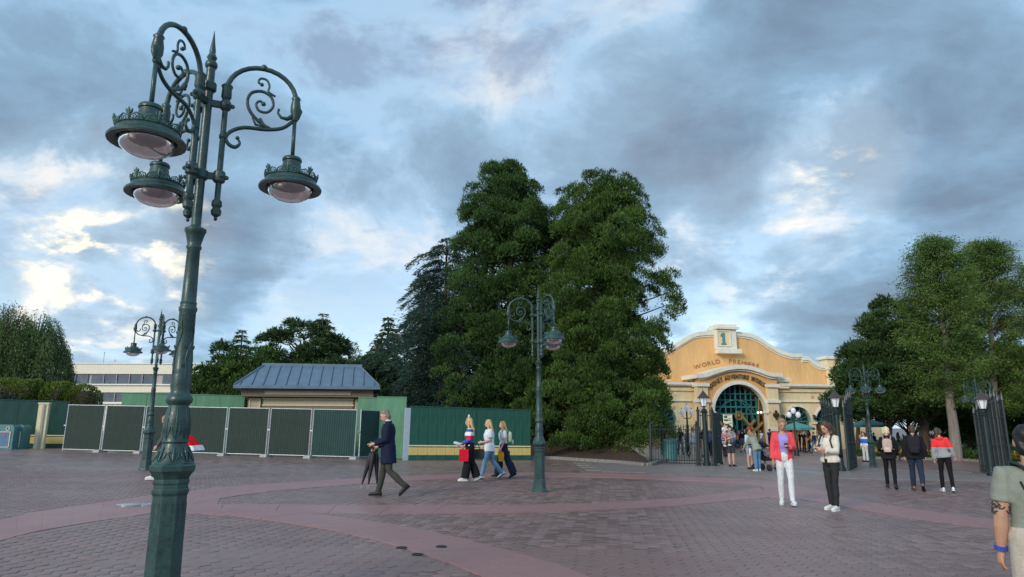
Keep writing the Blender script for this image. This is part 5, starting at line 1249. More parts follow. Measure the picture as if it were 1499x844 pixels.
def person(label, loc, H=1.7, face=0, pose=None, fem=False, skin='fair', hair='brown', style='short', top=(.1, .1, .1), bottom=(.05, .05, .06), shoes=None, sleeve='long', legs='trousers', ease=.016, tease=.012, hem=-.10, vox=.011, fine=True, open_=0.0, inner=None, topmat=None, botmat=None, collar=None, group=None, hat=None, wr=.009, wide=0.0, bulk=1.0, socks=None, curl=(35, 35), lshort=.30, armk=1.0):
    P = pose or {}; J = skel(H, P, fem); s = J['s']
    # shoes first: they decide where the ground is
    shoe_v = []; soles = []
    for n, sd in (('L', 1), ('R', -1)):
        an = J['an'+n]; pitch = radians(P.get('f'+n, 0)); yaw = radians(P.get('y'+n, 8*sd))
        M = Matrix.Translation(an) @ Matrix.Rotation(yaw, 4, 'Z') @ Matrix.Rotation(pitch, 4, 'X')
        mb = MB(); R = []
        for y, w, h in ((.075, .018, .055), (.062, .034, .080), (.02, .037, .092), (-.04, .040, .078), (-.10, .046, .058), (-.15, .045, .046), (-.185, .030, .034), (-.198, .012, .020)):
            R.append([Vector((w*cos(q)*s, y*s, (max(-.004, .5*h+.55*h*sin(q))-.075)*s)) for q in [2*pi*k/12 for k in range(12)]])
        mb.loft(R); mb.xf(M); so = MB()
        so.loft([[Vector((x*s, y*s, z*s)) for x, y in ((.0, .082), (-.034, .066), (-.041, .0), (-.049, -.10), (-.042, -.165), (0, -.205), (.042, -.165), (.049, -.10), (.041, 0), (.034, .066))] for z in (-.098, -.072)]); so.xf(M)
        shoe_v.append(mb); soles.append(so)
    zmin = min(p[2] for m in soles for p in m.v); up = Vector((0, 0, -zmin))
    for m in shoe_v+soles: m.shift(up)
    for k in list(J):
        if isinstance(J[k], Vector) and not k.startswith('hd'): J[k] = J[k]+up
    pel = J['pel']; T = J['T']; J['sp'] = lambda x, y, z: pel + T @ Vector((x*s, y*s, z*s))
    t = thing('person', label, 'person', (loc[0], loc[1], G(loc[0])+.006), radians(face), group)
    # body: one continuous skin
    mb = MB(); mb.loft(torso_rings(J, fem, -.016, bulk=bulk)); hc, Mh = J['hc'], J['Mh']; M4 = Mh.to_4x4()
    hp = lambda x, y, z: hc + Mh @ Vector((x*s, y*s, z*s))
    mb.limb([J['sp'](0, .01, .47), J['neck'], hp(0, .02, -.04)], [.068*s, .057*s, .053*s], 10)
    mb.sphere(hc, (.073*s, .093*s, .108*s), 16, 12, M4); mb.sphere(hp(0, -.022, -.058), (.055*s, .060*s, .058*s), 12, 8, M4); mb.sphere(hp(0, -.06, -.085), (.026*s, .022*s, .020*s), 8, 6, M4)
    if fine:
        mb.limb([hp(0, -.088, .012), hp(0, -.106, -.022), hp(0, -.098, -.030)], [.010*s, .014*s, .014*s], 6); mb.limb([hp(-.03, -.083, .026), hp(.03, -.083, .026)], [.010*s, .010*s], 6); mb.limb([hp(-.016, -.088, -.062), hp(.016, -.088, -.062)], [.009*s, .009*s], 6)
    for sd in (-1, 1): mb.sphere(hp(sd*.076, .006, -.008), (.012*s, .020*s, .032*s), 8, 6, M4)
    for n, sd in (('L', 1), ('R', -1)):
        sh, el, w = J['sh'+n], J['el'+n], J['wr'+n]; b = (.047 if not fem else .040)*s*bulk*armk; cv = .80 if sleeve == 'long' else 1; lg = .86 if legs in ('trousers', 'skirt') else 1
        mb.limb([J['sp'](sd*.08, .01, .45), sh, sh.lerp(el, .45), el, el.lerp(w, .3), w], [.042*s, b*.98*cv, b*cv, b*.82*cv, b*.86*cv, .027*s*armk**.6], 10)
        if fine: hand(mb, J, n, curl[0] if n == 'L' else curl[1], .25, palm=P.get('p'+n) and (T @ Vector(P['p'+n])))
        else: mb.limb([w, w+J['hd'+n]*.09*s, w+J['hd'+n]*.15*s], [.026*s, .032*s, .016*s], 6, fl=1.0)
        hip, kn, an = J['hip'+n], J['kn'+n], J['an'+n]; bk = an + Vector((0, .012, 0))*s
        mb.limb([hip+Vector((0, 0, .04*s)), hip.lerp(kn, .35), kn, kn.lerp(an, .32)+Vector((0, .012*s, 0)), an.lerp(kn, .12), an-Vector((0, 0, .03*s))], [.083*s*lg, .078*s*lg, .053*s*lg, .055*s*lg, .036*s, .038*s], 10)
    body = link('body', remesh(mb, vox, 2), SKIN[skin], t)
    if fine:
        for sd in (-1, 1):
            m = MB(); m.sphere(hp(sd*.030, -.0845, .008), (.013*s, .008*s, .007*s), 8, 6, M4); m.build('eye', M_eye, body, smooth='all')
            m = MB(); m.limb([hp(sd*.014, -.093, .030), hp(sd*.034, -.090, .034), hp(sd*.050, -.078, .028)], [.004*s, .005*s, .003*s], 5); m.build('eyebrow', HAIR[hair], body, smooth='all')
        m = MB(); m.limb([hp(-.020, -.090, -.060), hp(0, -.0985, -.058), hp(.020, -.090, -.060)], [.004*s, .0075*s, .004*s], 6); m.build('mouth', M_lip, body, smooth='all')
    # hair
    hb = MB(); hb.sphere(hp(0, .024, .032), (.081*s, .088*s, .096*s), 16, 12, M4)
    if style == 'short': hb.sphere(hp(0, .042, -.035), (.073*s, .062*s, .085*s), 12, 8, M4); hb.limb([hp(-.045, -.040, .088), hp(.0, -.050, .098), hp(.045, -.045, .088)], [.020*s, .024*s, .020*s], 8)
    if style == 'bob' or style == 'long' or style == 'tail':
        hb.limb([hp(-.052, -.040, .080), hp(0, -.052, .098), hp(.052, -.040, .080)], [.018*s, .020*s, .018*s], 8); hb.sphere(hp(0, .04, -.03), (.078*s, .068*s, .085*s), 12, 8, M4)
        for sd in (-1, 1): hb.limb([hp(sd*.02, -.050, .098), hp(sd*.066, -.042, .055), hp(sd*.082, -.016, 0), hp(sd*.080, .0, -.07 if style != 'tail' else -.03)], [.016*s, .022*s, .024*s, .020*s], 8)
    if style == 'long':
        for x in (-.062, -.03, 0, .03, .062):
            e = J['sp'](x*1.25, .105 if abs(x) < .05 else .085, random.uniform(.30, .36)); hb.limb([hp(x, .07, .02), hp(x*1.2, .088, -.09), J['sp'](x*1.25, .100, .44), e], [.045*s, .042*s, .038*s, .014*s], 8)
        for sd in (-1, 1): hb.limb([hp(sd*.078, .01, .02), hp(sd*.088, .0, -.09), J['sp'](sd*.105, -.03, .45), J['sp'](sd*.11, -.085, .36)], [.028*s, .032*s, .030*s, .010*s], 8)
    if style == 'tail':
        hb.limb([hp(0, .09, .03), hp(0, .125, -.01), hp(0, .125, -.10), hp(.01, .11, -.20)], [.03*s, .036*s, .030*s, .010*s], 8)
    hme = remesh(hb, max(.008, vox), 1, .007 if fine else 0, 30, seed=H); link('hair', hme, HAIR[hair], t)
    # lower garment
    def seg(mb, n, e, ext=1.0, flare=0.0):
        hip, kn, an = J['hip'+n], J['kn'+n], J['an'+n]
        if ext < 1: mb.limb([hip+Vector((0, 0, .03*s)), hip.lerp(kn, .4), hip.lerp(kn, ext)], [.088*s+e, .082*s+e+flare*.5, .070*s+e+flare], 12, flat=True)
        else: mb.limb([hip+Vector((0, 0, .03*s)), hip.lerp(kn, .35), kn, kn.lerp(an, .35)+Vector((0, .010*s, 0)), kn.lerp(an, 1.04)], [.086*s+e, .080*s+e, .056*s+e+flare*.4, .056*s+e+flare*.7, .043*s+e+flare], 12, flat=True)
    pb = MB(); pb.loft(torso_rings(J, fem, tease+.002, -.10, .10, bulk=bulk))
    for n in 'LR': seg(pb, n, tease, {'shorts': 1-lshort}.get(legs, 1.0), wide)
    if legs == 'skirt':
        pb.loft([[J['sp'](rx*cos(q), ry*sin(q), z) for q in [2*pi*k/18 for k in range(18)]] for z, rx, ry in ((.10, .16, .11), (0, .185, .135), (-.22, .22, .17), (-.42, .24, .2))])
    link(legs if legs != 'trousers' else 'trousers', remesh(pb, max(vox, .012), 2, wr*.8, 10, seed=H+1), botmat or cloth(bottom), t)
    # upper garment
    def upper(e, hem, col, nm, m, sleeves, op=0.0, seed=2):
        ub = MB(); ub.loft(torso_rings(J, fem, e, max(hem, -.10), .487 if sleeves != 'none' else .447, bulk=bulk))
        if hem < -.10:
            ub.loft([[J['sp'](rx*cos(q), ry*sin(q), z) for q in [2*pi*k/20 for k in range(20)]] for z, rx, ry in ((.05, .168*bulk+e, .114*bulk+e), (-.10, .175*bulk+e, .122*bulk+e), (hem, .185*bulk+e, .135*bulk+e))])
        for n, sd in (('L', 1), ('R', -1)):
            sh, el, w = J['sh'+n], J['el'+n], J['wr'+n]; b = (.049 if not fem else .043)*s*bulk*armk
            if sleeves == 'long': ub.limb([J['sp'](sd*.07, .01, .455), sh, sh.lerp(el, .5), el, el.lerp(w, .5), el.lerp(w, .93)], [.045*s+e*.4, b*1.02+e*.9, b+e, b*.88+e, b*.8+e, b*.66+e], 12, flat=True)
            elif sleeves == 'short': ub.limb([J['sp'](sd*.07, .01, .455), sh, sh.lerp(el, .35), sh.lerp(el, .68)], [.045*s+e*.4, b*1.06+e*.9, b*1.02+e, b*1.0+e*1.2], 12, flat=True)
        if collar == 'hood' and nm != 'shirt': ub.limb([J['sp'](-.075, .02, .52), J['sp'](-.05, .09, .50), J['sp'](0, .115, .485), J['sp'](.05, .09, .50), J['sp'](.075, .02, .52)], [.03*s, .045*s, .052*s, .045*s, .03*s], 8)
        elif collar == 'stand' and nm != 'shirt': ub.limb([J['sp'](.065*sin(q), -.062*cos(q)+.008, .520) for q in [-2.6+5.2*k/10 for k in range(11)]], [.020*s]*11, 8) if not op else ub.limb([J['sp'](.07*sin(q), -.066*cos(q)+.008, .518) for q in [.75+(2*pi-1.5)*k/10 for k in range(11)]], [.022*s]*11, 8)
        me = remesh(ub, max(vox, .012), 2, wr, 8, seed=H+seed)
        if op:
            import bmesh
            bm = bmesh.new(); bm.from_mesh(me); Ti = T.inverted(); kill = []
            for f in bm.faces:
                q = Ti @ (f.calc_center_median()-pel)
                if q.y < -.03*s and abs(q.x) < op*s*(.75+.5*max(0, min(1, q.z/.5/s))) and q.z < .56*s: kill.append(f)
            bmesh.ops.delete(bm, geom=kill, context='FACES'); bm.to_mesh(me); bm.free()
        return link(nm, me, m, t)
    if inner: upper(.006, .0, None, 'shirt', cloth(inner), 'none', 0, 5)
    upper(ease, hem, None, 'jacket' if (open_ or ease > .025) else 'top', topmat or cloth(top), sleeve, open_)
    sm_ = shoes if shoes is not None else M_blk
    for m, so in zip(shoe_v, soles):
        sh_ = m.build('shoe', sm_, t, smooth='all'); so.build('sole', M_whites if sm_ is M_whites else M_blk, sh_, smooth=30)
    if hat is not None:
        m = MB(); m.sphere(hp(0, .01, .055), (.092*s, .105*s, .082*s), 12, 8, M4); m.limb([hp(-.05, -.09, .05), hp(0, -.14, .045), hp(.05, -.09, .05)], [.012*s, .016*s, .012*s], 6); m.build('cap', hat, t, smooth='all')
    J['root'] = t; J['hp'] = hp; return J
def carried(J, name, label, cat, group=None):
    """something a person holds or wears: its own thing, standing where the person stands"""
    r = J['root']; t = thing(name, label, cat, r.location, 0, group); t.rotation_euler = r.rotation_euler; return t
def gp(px, py): p = gnd(px, py); return (p.x, p.y)

def phone(J, n, label):
    p = J['palm'+n]; t = carried(J, 'phone', label, 'phone'); d = J['hd'+n]; up = Vector((0, 0, 1))
    M = Matrix.Translation(p+Vector((0, 0, .03))) @ Matrix.Rotation(radians(-55), 4, 'X'); s_ = MB().box((0, 0, .0), (.075, .010, .155)); s_.xf(M).build('case', M_phone, t); MB().box((0, -.006, 0), (.066, .002, .14)).xf(M).build('screen', mat('phone_screen', (.02, .03, .05), .1), t)
def backpack(J, label, m, w=.27, h=.40, d=.15, zc=.28, trim=None, strapm=None):
    t = carried(J, 'backpack', label, 'backpack'); s = J['s']; sp = J['sp']; b = MB(); y0 = .13
    R = []
    for z, k in ((-.5, .72), (-.46, .92), (-.3, 1), (.25, .98), (.40, .88), (.48, .66), (.5, .4)):
        R.append([sp(w/2*k*(abs(cos(q))**.55)*(1 if cos(q) > 0 else -1), y0+d/2+d/2*(abs(sin(q))**.6)*(1 if sin(q) > 0 else -1)*k, zc+z*h) for q in [2*pi*i/20 for i in range(20)]])
    b.loft(R); b.build('bag', m, t, smooth='all')
    p = MB(); p.loft([[sp(w*.38*cos(q)*k, y0+d+.01+.025*(1+sin(q))*k, zc-.14+z*h) for q in [2*pi*i/14 for i in range(14)]] for z, k in ((-.24, .8), (-.2, 1), (.12, 1), (.17, .8))]); p.build('front_pocket', trim or m, t, smooth='all')
    for sd in (-1, 1): q = MB(); q.tube([sp(sd*.085, y0+.02, zc+h*.42), sp(sd*.105, .07, .535), sp(sd*.112, -.045, .525), sp(sd*.120, -.135, .40), sp(sd*.145, -.120, .25), sp(sd*.165, .02, .12), sp(sd*.12, y0+.02, zc-h*.4)], .021*s, 6, ell=.5); q.build('strap', strapm or m, t, smooth='all')
    q = MB(); q.tube([sp(-.03, y0+.04, zc+h*.48), sp(-.025, y0+.05, zc+h*.56), sp(.025, y0+.05, zc+h*.56), sp(.03, y0+.04, zc+h*.48)], .010, 6); q.build('handle', strapm or m, t)
    return t
def tote(J, n, label, m, w=.30, h=.34, d=.10, hm=None, drop=.16, off=(0, 0, 0), name='shopping_bag', par=None):
    t = carried(J, name, label, 'bag'); p = Vector(off)+J['wr'+n]+Vector((0, 0, -.07)); b = MB(); z1 = p.z-drop
    b.loft([[Vector((p.x+x*d/2*k, p.y+y*w/2*k, z)) for x, y in ((-1, -1), (1, -1), (1, 1), (-1, 1))] for z, k in ((z1-h, .92), (z1-h*.5, 1.0), (z1, .96))]); bg = b.build('bag', m, t)
    for sx in (-1, 1): q = MB(); q.tube([(p.x+sx*d/2*.9, p.y-w*.2, z1-.01), (p.x+sx*d*.2, p.y-w*.12, z1+drop*.7), (p.x, p.y, z1+drop), (p.x+sx*d*.2, p.y+w*.12, z1+drop*.7), (p.x+sx*d/2*.9, p.y+w*.2, z1-.01)], .008, 5); q.build('handle', hm or m, t)
    return t

WALK = dict(L=(18, 6, 1), R=(-14, 28, 1), fR=38, fL=-4)
# man in navy coat with three umbrellas, walking left
J = person('man in knee-length navy coat walking with folded umbrellas and a phone', gp(566, 727), 1.82, -88, dict(L=(-6, 42, 1), fL=42, R=(14, 3, 1), fR=0, aL=(6, 6, 68, 6), aR=(12, 6, 42, 4), head=(0, 26, 0), lean=2), skin='fair', hair='grey', top=(.012, .018, .045), bottom=(.055, .058, .046), ease=.030, hem=-.30, tease=.016, shoes=M_blk, collar='stand', open_=.0)
m = MB(); m.limb([J['sp'](.055*sin(q), -.058*cos(q)-.002, .540) for q in [-2.4+4.8*k/8 for k in range(9)]], [.012]*9, 6); m.build('shirt_collar', cloth((.75, .75, .75)), J['root'], smooth='all')
phone(J, 'L', 'dark phone held up in front of the man in the navy coat')
for k, (dx, dy, lab) in enumerate(((0, -.10, 'outermost folded black umbrella hanging from the hand of the coated man'), (.03, -.02, 'middle folded black umbrella in the hand of the coated man'), (-.03, .07, 'folded black umbrella nearest to the legs of the coated man'))):
    t = carried(J, 'umbrella', lab, 'umbrella', 'folded umbrellas held by the man'); p = J['palmR']; b = p+Vector((dx, dy*.4, .0)); e = Vector((b.x+dx, b.y+dy*1.6-.06, b.z-.82)); ax = (e-b)
    pt = lambda f: b+ax*f
    m = MB(); m.tube([pt(.05), pt(.12), pt(.22), pt(.5), pt(.86), pt(.90)], [.012, .045, .058, .046, .018, .010], 10); m.build('canopy', M_blk, t, smooth='all')
    MB().tube([pt(-.06), pt(.1)], .010, 6).build('handle', M_blk, t); MB().tube([pt(.88), pt(1.0)], .006, 5).build('tip', M_steel, t)
    MB().tube([pt(.30), pt(.33)], .056, 10).build('tie_band', M_blk, t)
# three blonde women
J = person('woman with white eared headband, striped red white and blue top and wide black trousers', gp(687, 706), 1.66, -84, dict(L=(10, 3, 1), R=(-8, 12, 1), fR=20, aL=(4, 8, 62, 4), aR=(-6, 10, 50, 4), head=(-10, 0, 0)), True, 'fair', 'blond', 'long', topmat=cloth((1, 1, 1), blocks=[(0, (.75, .75, .75)), (1.00, (.05, .10, .42)), (1.14, (.60, .03, .06)), (1.24, (.78, .78, .78)), (1.34, (.05, .10, .42)), (1.42, (.78, .78, .78))], key='tri'), bottom=(.012, .012, .014), wide=.055, tease=.02, shoes=M_whites)
m = MB(); m.tube([J['hp'](.085*sin(q), .01, .10*cos(q)+.01) for q in [-1.4+2.8*k/8 for k in range(9)]], .012, 6)
for sd in (-1, 1): m.limb([J['hp'](sd*.04, .0, .11), J['hp'](sd*.055, .0, .16), J['hp'](sd*.06, .0, .20)], [.018, .028, .010], 8)
hb_ = carried(J, 'headband', 'white headband with two upright ears worn by the first blonde woman', 'headband'); m.build('band', M_whites, hb_, smooth='all')
tote(J, 'L', 'bright red shopping bag hanging from the arm of the first woman', cloth((.62, .01, .03)), .26, .32, .11, off=(.02, .06, .0), drop=.08)
tote(J, 'R', 'black leather shoulder bag behind the striped top', M_blk, .42, .26, .16, off=(-.02, .34, .10), drop=.12, name='handbag')
m = MB(); m.limb([J['palmL']+Vector((0, -.02, .02)), J['palmL']+Vector((0, -.12, .05))], [.045, .04], 8); wb_ = carried(J, 'rolled_plush', 'white and blue wrapped bundle carried by the first blonde woman', 'bundle'); m.build('bundle', cloth((.55, .62, .72)), wb_, smooth='all')
J = person('blonde woman in loose white shirt and light blue jeans carrying a white bag', gp(716, 702), 1.68, -86, dict(L=(18, 4, 1), R=(-14, 26, 1), fR=34, aL=(-4, 8, 84, 12), aR=(-8, 8, 60, 4), head=(-6, 4, 0)), True, 'fair', 'blond', 'long', top=(.74, .77, .82), bottom=(.14, .26, .40), sleeve='short', ease=.03, hem=-.14, tease=.016, shoes=mat('shoe_paleblue', (.50, .62, .70), .6), bulk=1.06)
tote(J, 'R', 'small white quilted bag on the arm of the second blonde woman', cloth((.66, .64, .58)), .30, .26, .14, off=(-.03, .16, .06), drop=.05, name='handbag')
J = person('third blonde woman in white T-shirt and wide navy trousers with green backpack', gp(737, 700), 1.62, -80, dict(L=(-16, 10, 1), R=(14, 4, 1), fL=26, aL=(4, 8, 20, 0), aR=(2, 8, 18, 0), head=(0, 4, 0)), True, 'fair', 'light', 'long', top=(.74, .75, .78), bottom=(.012, .018, .045), sleeve='short', wide=.06, tease=.02, shoes=M_blk)
backpack(J, 'small pale green backpack on the third blonde woman', cloth((.42, .52, .36)), .26, .34, .13)
tote(J, 'L', 'orange paper bag carried low by the third blonde woman', cloth((.75, .33, .02)), .16, .26, .08, drop=.05)
tote(J, 'R', 'purple and white carrier bag behind the third blonde woman', cloth((.12, .04, .30)), .20, .28, .10, off=(0, .20, .05), drop=.06)
# two women on their phones
J = person('short-haired woman in coral jacket, lilac top and white jeans looking at her phone', gp(1153, 740), 1.74, -16, dict(L=(10, 3, 1), R=(-4, 9, 1), fR=10, aL=(12, 8, 84, 28), aR=(-4, 10, 16, 0), head=(6, 22, 0)), True, 'mid', 'light', 'short', top=(.80, .085, .10), inner=(.34, .29, .72), bottom=(.70, .72, .74), ease=.028, hem=-.10, open_=.085, collar='stand', shoes=M_whites, tease=.008, vox=.009)
phone(J, 'L', 'black phone in the hand of the woman in the coral jacket')
J = person('long-haired woman in cream puffer jacket and charcoal leggings typing on her phone', gp(1222, 747), 1.72, -58, dict(L=(6, 3, 1), R=(-2, 3, 1), aL=(16, 8, 84, 30), aR=(18, 8, 84, 30), head=(-4, 28, 0)), True, 'fair', 'brown', 'long', top=(.70, .66, .55), inner=(.72, .70, .64), bottom=(.028, .028, .032), ease=.036, hem=-.08, open_=.045, collar='hood', shoes=M_whites, tease=.005, vox=.009, wr=.010)
phone(J, 'R', 'dark phone held in both hands before the cream puffer jacket')
backpack(J, 'black backpack worn over the cream puffer jacket', M_blk, .26, .38, .13)
# three seen from behind
J = person('platinum blonde woman in black seen from behind beside the man in black', gp(1306, 716), 1.66, 150, dict(L=(8, 4, 2), R=(-6, 10, 2), fR=14, aL=(14, 14, 50, 10), aR=(6, 12, 30, 4), head=(18, 4, 0)), True, 'fair', 'pale', 'bob', top=(.014, .014, .018), bottom=(.010, .010, .012), ease=.022, hem=-.14, tease=.004, shoes=M_blk, collar='hood')
backpack(J, 'small beige pink backpack on the back of the platinum blonde woman', cloth((.50, .38, .32)), .26, .32, .14, trim=cloth((.60, .50, .42)), strapm=cloth((.35, .27, .22)))
J = person('broad man in black jacket and dark jeans walking away in brown shoes', gp(1345, 719), 1.72, 152, dict(L=(10, 4, 2), R=(-10, 24, 2), fR=34, aL=(-4, 10, 12, 0), aR=(4, 10, 10, 0), head=(0, 6, 0)), False, 'mid', 'brown', 'short', top=(.013, .013, .016), bottom=(.022, .034, .062), ease=.026, hem=-.12, tease=.016, bulk=1.12, shoes=mat('shoe_brown', (.28, .10, .03), .5), collar='stand')
backpack(J, 'black backpack on the broad man in black jacket', cloth((.02, .021, .026)), .30, .42, .17)
J = person('woman in coral and grey jacket with black leggings leaning toward the man in black', gp(1388, 721), 1.66, 156, dict(L=(6, 4, 2), R=(-8, 12, 2), fR=16, aL=(2, 14, 12, 0), aR=(-2, 16, 24, 0), head=(-24, 8, 0), side=8), True, 'fair', 'brown', 'tail', topmat=cloth((1, 1, 1), blocks=[(0, (.32, .34, .37)), (1.185, (.85, .05, .05))], key='coralgrey'), bottom=(.010, .010, .012), ease=.026, hem=-.06, tease=.004, shoes=M_whites, collar='hood')
# man at the right edge
p = at(1503, 640, 4.45)
J = person('dark-haired man in sage T-shirt with tattooed arm and blue wristband', (p.x, p.y), 1.545, 158, dict(L=(4, 4, 3), R=(-4, 8, 3), aL=(-2, 9, 14, 0), aR=(4, 8, 16, 0), head=(-16, 2, 0)), False, 'mid', 'dark', 'short', top=(.25, .27, .225), bottom=(.50, .45, .37), sleeve='short', legs='shorts', ease=.010, hem=-.10, tease=.02, shoes=M_whites, vox=.0062, curl=(22, 30), bulk=1.06, wr=.006, armk=1.14)
E_, W_ = J['elL'], J['wrL']
m = MB(); a = W_.lerp(E_, .06); m.tube([a+(W_-E_).normalized()*.014, a-(W_-E_).normalized()*.014], .037, 16); bd = carried(J, 'wristband', 'blue and white wristband on the man in the sage T-shirt', 'wristband'); m.build('band', mat('wristband_blue', (.04, .08, .42), .5, var=.5, scale=60), bd, smooth=40)
# tattoo: thin ink motifs lying just on the skin of the upper arm
S_ = J['shL']; ax = (E_-S_).normalized(); o1 = ax.orthogonal().normalized(); o2 = ax.cross(o1); tt = MB()
for k in range(26):
    f = random.uniform(.70, .97); q0 = random.uniform(0, 2*pi); rr = .047*.90*1.06*1.14*J['s']+.0015
    pts = [S_.lerp(E_, f+.035*sin(j*.9+k)) + (o1*cos(q0+j*.14)+o2*sin(q0+j*.14))*rr for j in range(6)]
    tt.tube(pts, .0042, 4)
tt.build('tattoo', mat('tattoo_ink', (.05, .055, .06), .7), J['root'])
sb_ = carried(J, 'sling_bag', 'dark green sling bag strap across the back of the man in sage', 'bag'); sp = J['sp']
m = MB(); m.tube([sp(.075, -.09, .44), sp(.10, .0, .525), sp(.07, .085, .50), sp(-.02, .138, .36), sp(-.12, .125, .20), sp(-.17, .06, .10)], [.028]*6, 8, ell=.35); m.build('strap', cloth((.030, .055, .052)), sb_, smooth='all')
m = MB(); m.tube([sp(.10, .10, .40), sp(.06, .142, .26), sp(-.02, .140, .16), sp(-.10, .128, .10)], [.012]*4, 6, ell=.5); m.build('thin_strap', M_blk, sb_, smooth='all')
m = MB(); m.sphere(sp(-.21, -.02, .08), (.07, .12, .10), 12, 8); m.build('pouch', cloth((.030, .055, .052)), sb_, smooth='all')
# person passing behind the tall lamp with a red cape
pr_ = gp(241, 703)
J = person('person with light brown hair passing behind the tall lamp pedestal in a red cape', pr_, 1.62, -92, dict(L=(22, 6, 1), R=(-18, 20, 1), fR=30, aL=(10, 8, 30, 0), aR=(-10, 8, 20, 0), lean=8, head=(0, 10, 0)), True, 'fair', 'light', 'bob', top=(.10, .09, .10), bottom=(.02, .02, .024), shoes=M_whites)
cp_ = carried(J, 'cape', 'bright red cape with white hem blown out behind the tall lamp', 'cape'); sp = J['sp']
def cape_ring(z, y, w, k): return [sp(w*cos(q), y+k*sin(q)*.10+.02*sin(q*5), z) for q in [pi*j/14 for j in range(15)]]
def sheet(rings, th=.012):
    m = MB(); n = len(rings[0]); V = [p for r in rings for p in r]; V2 = [p+Vector((0, th, 0)) for p in V]; N_ = len(V)
    F = [(i*n+k, i*n+k+1, (i+1)*n+k+1, (i+1)*n+k) for i in range(len(rings)-1) for k in range(n-1)]
    m.add(V+V2, F+[tuple(a+N_ for a in f[::-1]) for f in F]); return m
sheet([cape_ring(.50, .06, .13, 1), cape_ring(.34, .20, .17, 1), cape_ring(.14, .50, .24, 1), cape_ring(-.14, .72, .30, 1)]).build('cloth', cloth((.75, .008, .012)), cp_, smooth='all')
sheet([cape_ring(-.14, .725, .305, 1.05), cape_ring(-.28, .77, .32, 1.05)], .03).build('hem', cloth((.85, .85, .84)), cp_, smooth='all')
MIDV = .016
# family in the gateway
J = person('man in grey T-shirt and dark shorts carrying a child in the gateway', gp(1071, 683), 1.72, 10, dict(aL=(30, 8, 80, 30), aR=(20, 10, 90, 30), L=(2, 2, 2), R=(4, 3, 2)), skin='fair', hair='dark', hat=M_blk, top=(.26, .28, .30), bottom=(.05, .05, .06), sleeve='short', legs='shorts', lshort=.15, tease=.03, vox=MIDV, fine=False)
cq = J['sp'](-.14, -.17, .18); rt_ = J['root'].matrix_basis
J2 = person('small child in white top and pink shorts held by the man in grey', (J['root'].location.x-.26, J['root'].location.y-.10), 1.05, 30, dict(L=(50, 70, 12), R=(40, 60, 12), aL=(40, 20, 40, 0), aR=(30, 20, 40, 0)), True, 'fair', 'dark', 'bob', top=(.72, .70, .70), bottom=(.50, .16, .16), legs='shorts', sleeve='short', shoes=M_whites, vox=MIDV, fine=False); J2['root'].location.z += .86
person('woman in black jacket and grey shorts walking away beyond the gateway', gp(1088, 662), 1.66, 170, WALK, True, 'fair', 'brown', 'bob', top=(.012, .012, .018), bottom=(.10, .11, .13), legs='shorts', lshort=.1, tease=.03, vox=MIDV, fine=False)
person('child in striped top standing beside the fence lantern', gp(1062, 668), 1.42, 20, {}, True, 'fair', 'brown', 'bob', topmat=cloth((1, 1, 1), blocks=[(0, (.6, .6, .62))]+[(.86+.06*k, ((.05, .05, .12) if k % 2 else (.65, .65, .68))) for k in range(9)], key='stripes'), bottom=(.03, .03, .04), vox=MIDV, fine=False)
J = person('woman in sage coat and blue jeans bending over a black stroller', gp(1110, 690), 1.62, -160, dict(lean=32, aL=(60, 8, 20, 0), aR=(55, 8, 20, 0), L=(0, 2, 2), R=(6, 6, 2), head=(0, 10, 0)), True, 'fair', 'light', 'long', top=(.27, .29, .25), bottom=(.12, .22, .36), ease=.035, hem=-.16, tease=.02, shoes=M_whites, vox=MIDV, fine=False)
person('woman in pale blue shirt, denim shorts and red cap beside the stroller', gp(1099, 687), 1.64, 30, dict(aL=(20, 8, 60, 10)), True, 'fair', 'dark', 'long', hat=cloth((.45, .03, .04)), top=(.52, .58, .68), bottom=(.20, .30, .42), legs='shorts', lshort=.35, tease=.025, shoes=M_blk, vox=MIDV, fine=False)
sx, sy = gp(1122, 689); st = thing('stroller', 'black baby stroller in front of the woman in the sage coat', 'stroller', (sx, sy, G(sx)+.006), radians(35))
for x in (-.25, .25):
    for y in (-.32, .36):
        m = MB(); m.lathe([(.12, -.02), (.135, -.012), (.135, .012), (.12, .02), (.04, .022), (.04, -.022)], 16); m.xf(Matrix.Translation((x, y, .135)) @ Matrix.Rotation(pi/2, 4, 'Y')); m.build('wheel', M_blk, st, smooth=40)
    MB().tube([(x, -.32, .135), (x, .05, .55), (x, .62, 1.02)], .014, 6).build('side_tube', M_blk, st); MB().tube([(x, .36, .135), (x, .0, .6)], .014, 6).build('side_tube', M_blk, st)
MB().tube([(-.25, .62, 1.02), (.25, .62, 1.02)], .017, 6).build('handle_bar', M_blk, st)
m = MB(); m.loft([[(x, y, z) for x, y, z in ((-.22, a, b), (.22, a, b), (.22, c, d), (-.22, c, d))] for a, b, c, d in ((-.35, .45, -.30, .52), (-.05, .38, .0, .50), (.25, .50, .20, .60), (.42, .95, .34, .96))]); m.build('seat', cloth((.015, .015, .018)), st, smooth=30)
m = MB(); m.loft([[Vector((x, .30+.42*cos(q)*(-1)*.9, .78+.34*sin(q))) for q in [pi*.15+pi*.62*k/8 for k in range(9)]] + [Vector((x, .30-.36*cos(q)*.9, .78+.30*sin(q))) for q in [pi*.77-pi*.62*k/8 for k in range(9)]] for x in (-.23, .23)]); m.build('hood', cloth((.012, .012, .014)), st, smooth=40)
m = MB(); m.box((0, .62, .72), (.26, .10, .30), taper=.9); m.build('hanging_bag', cloth((.70, .70, .68)), st)
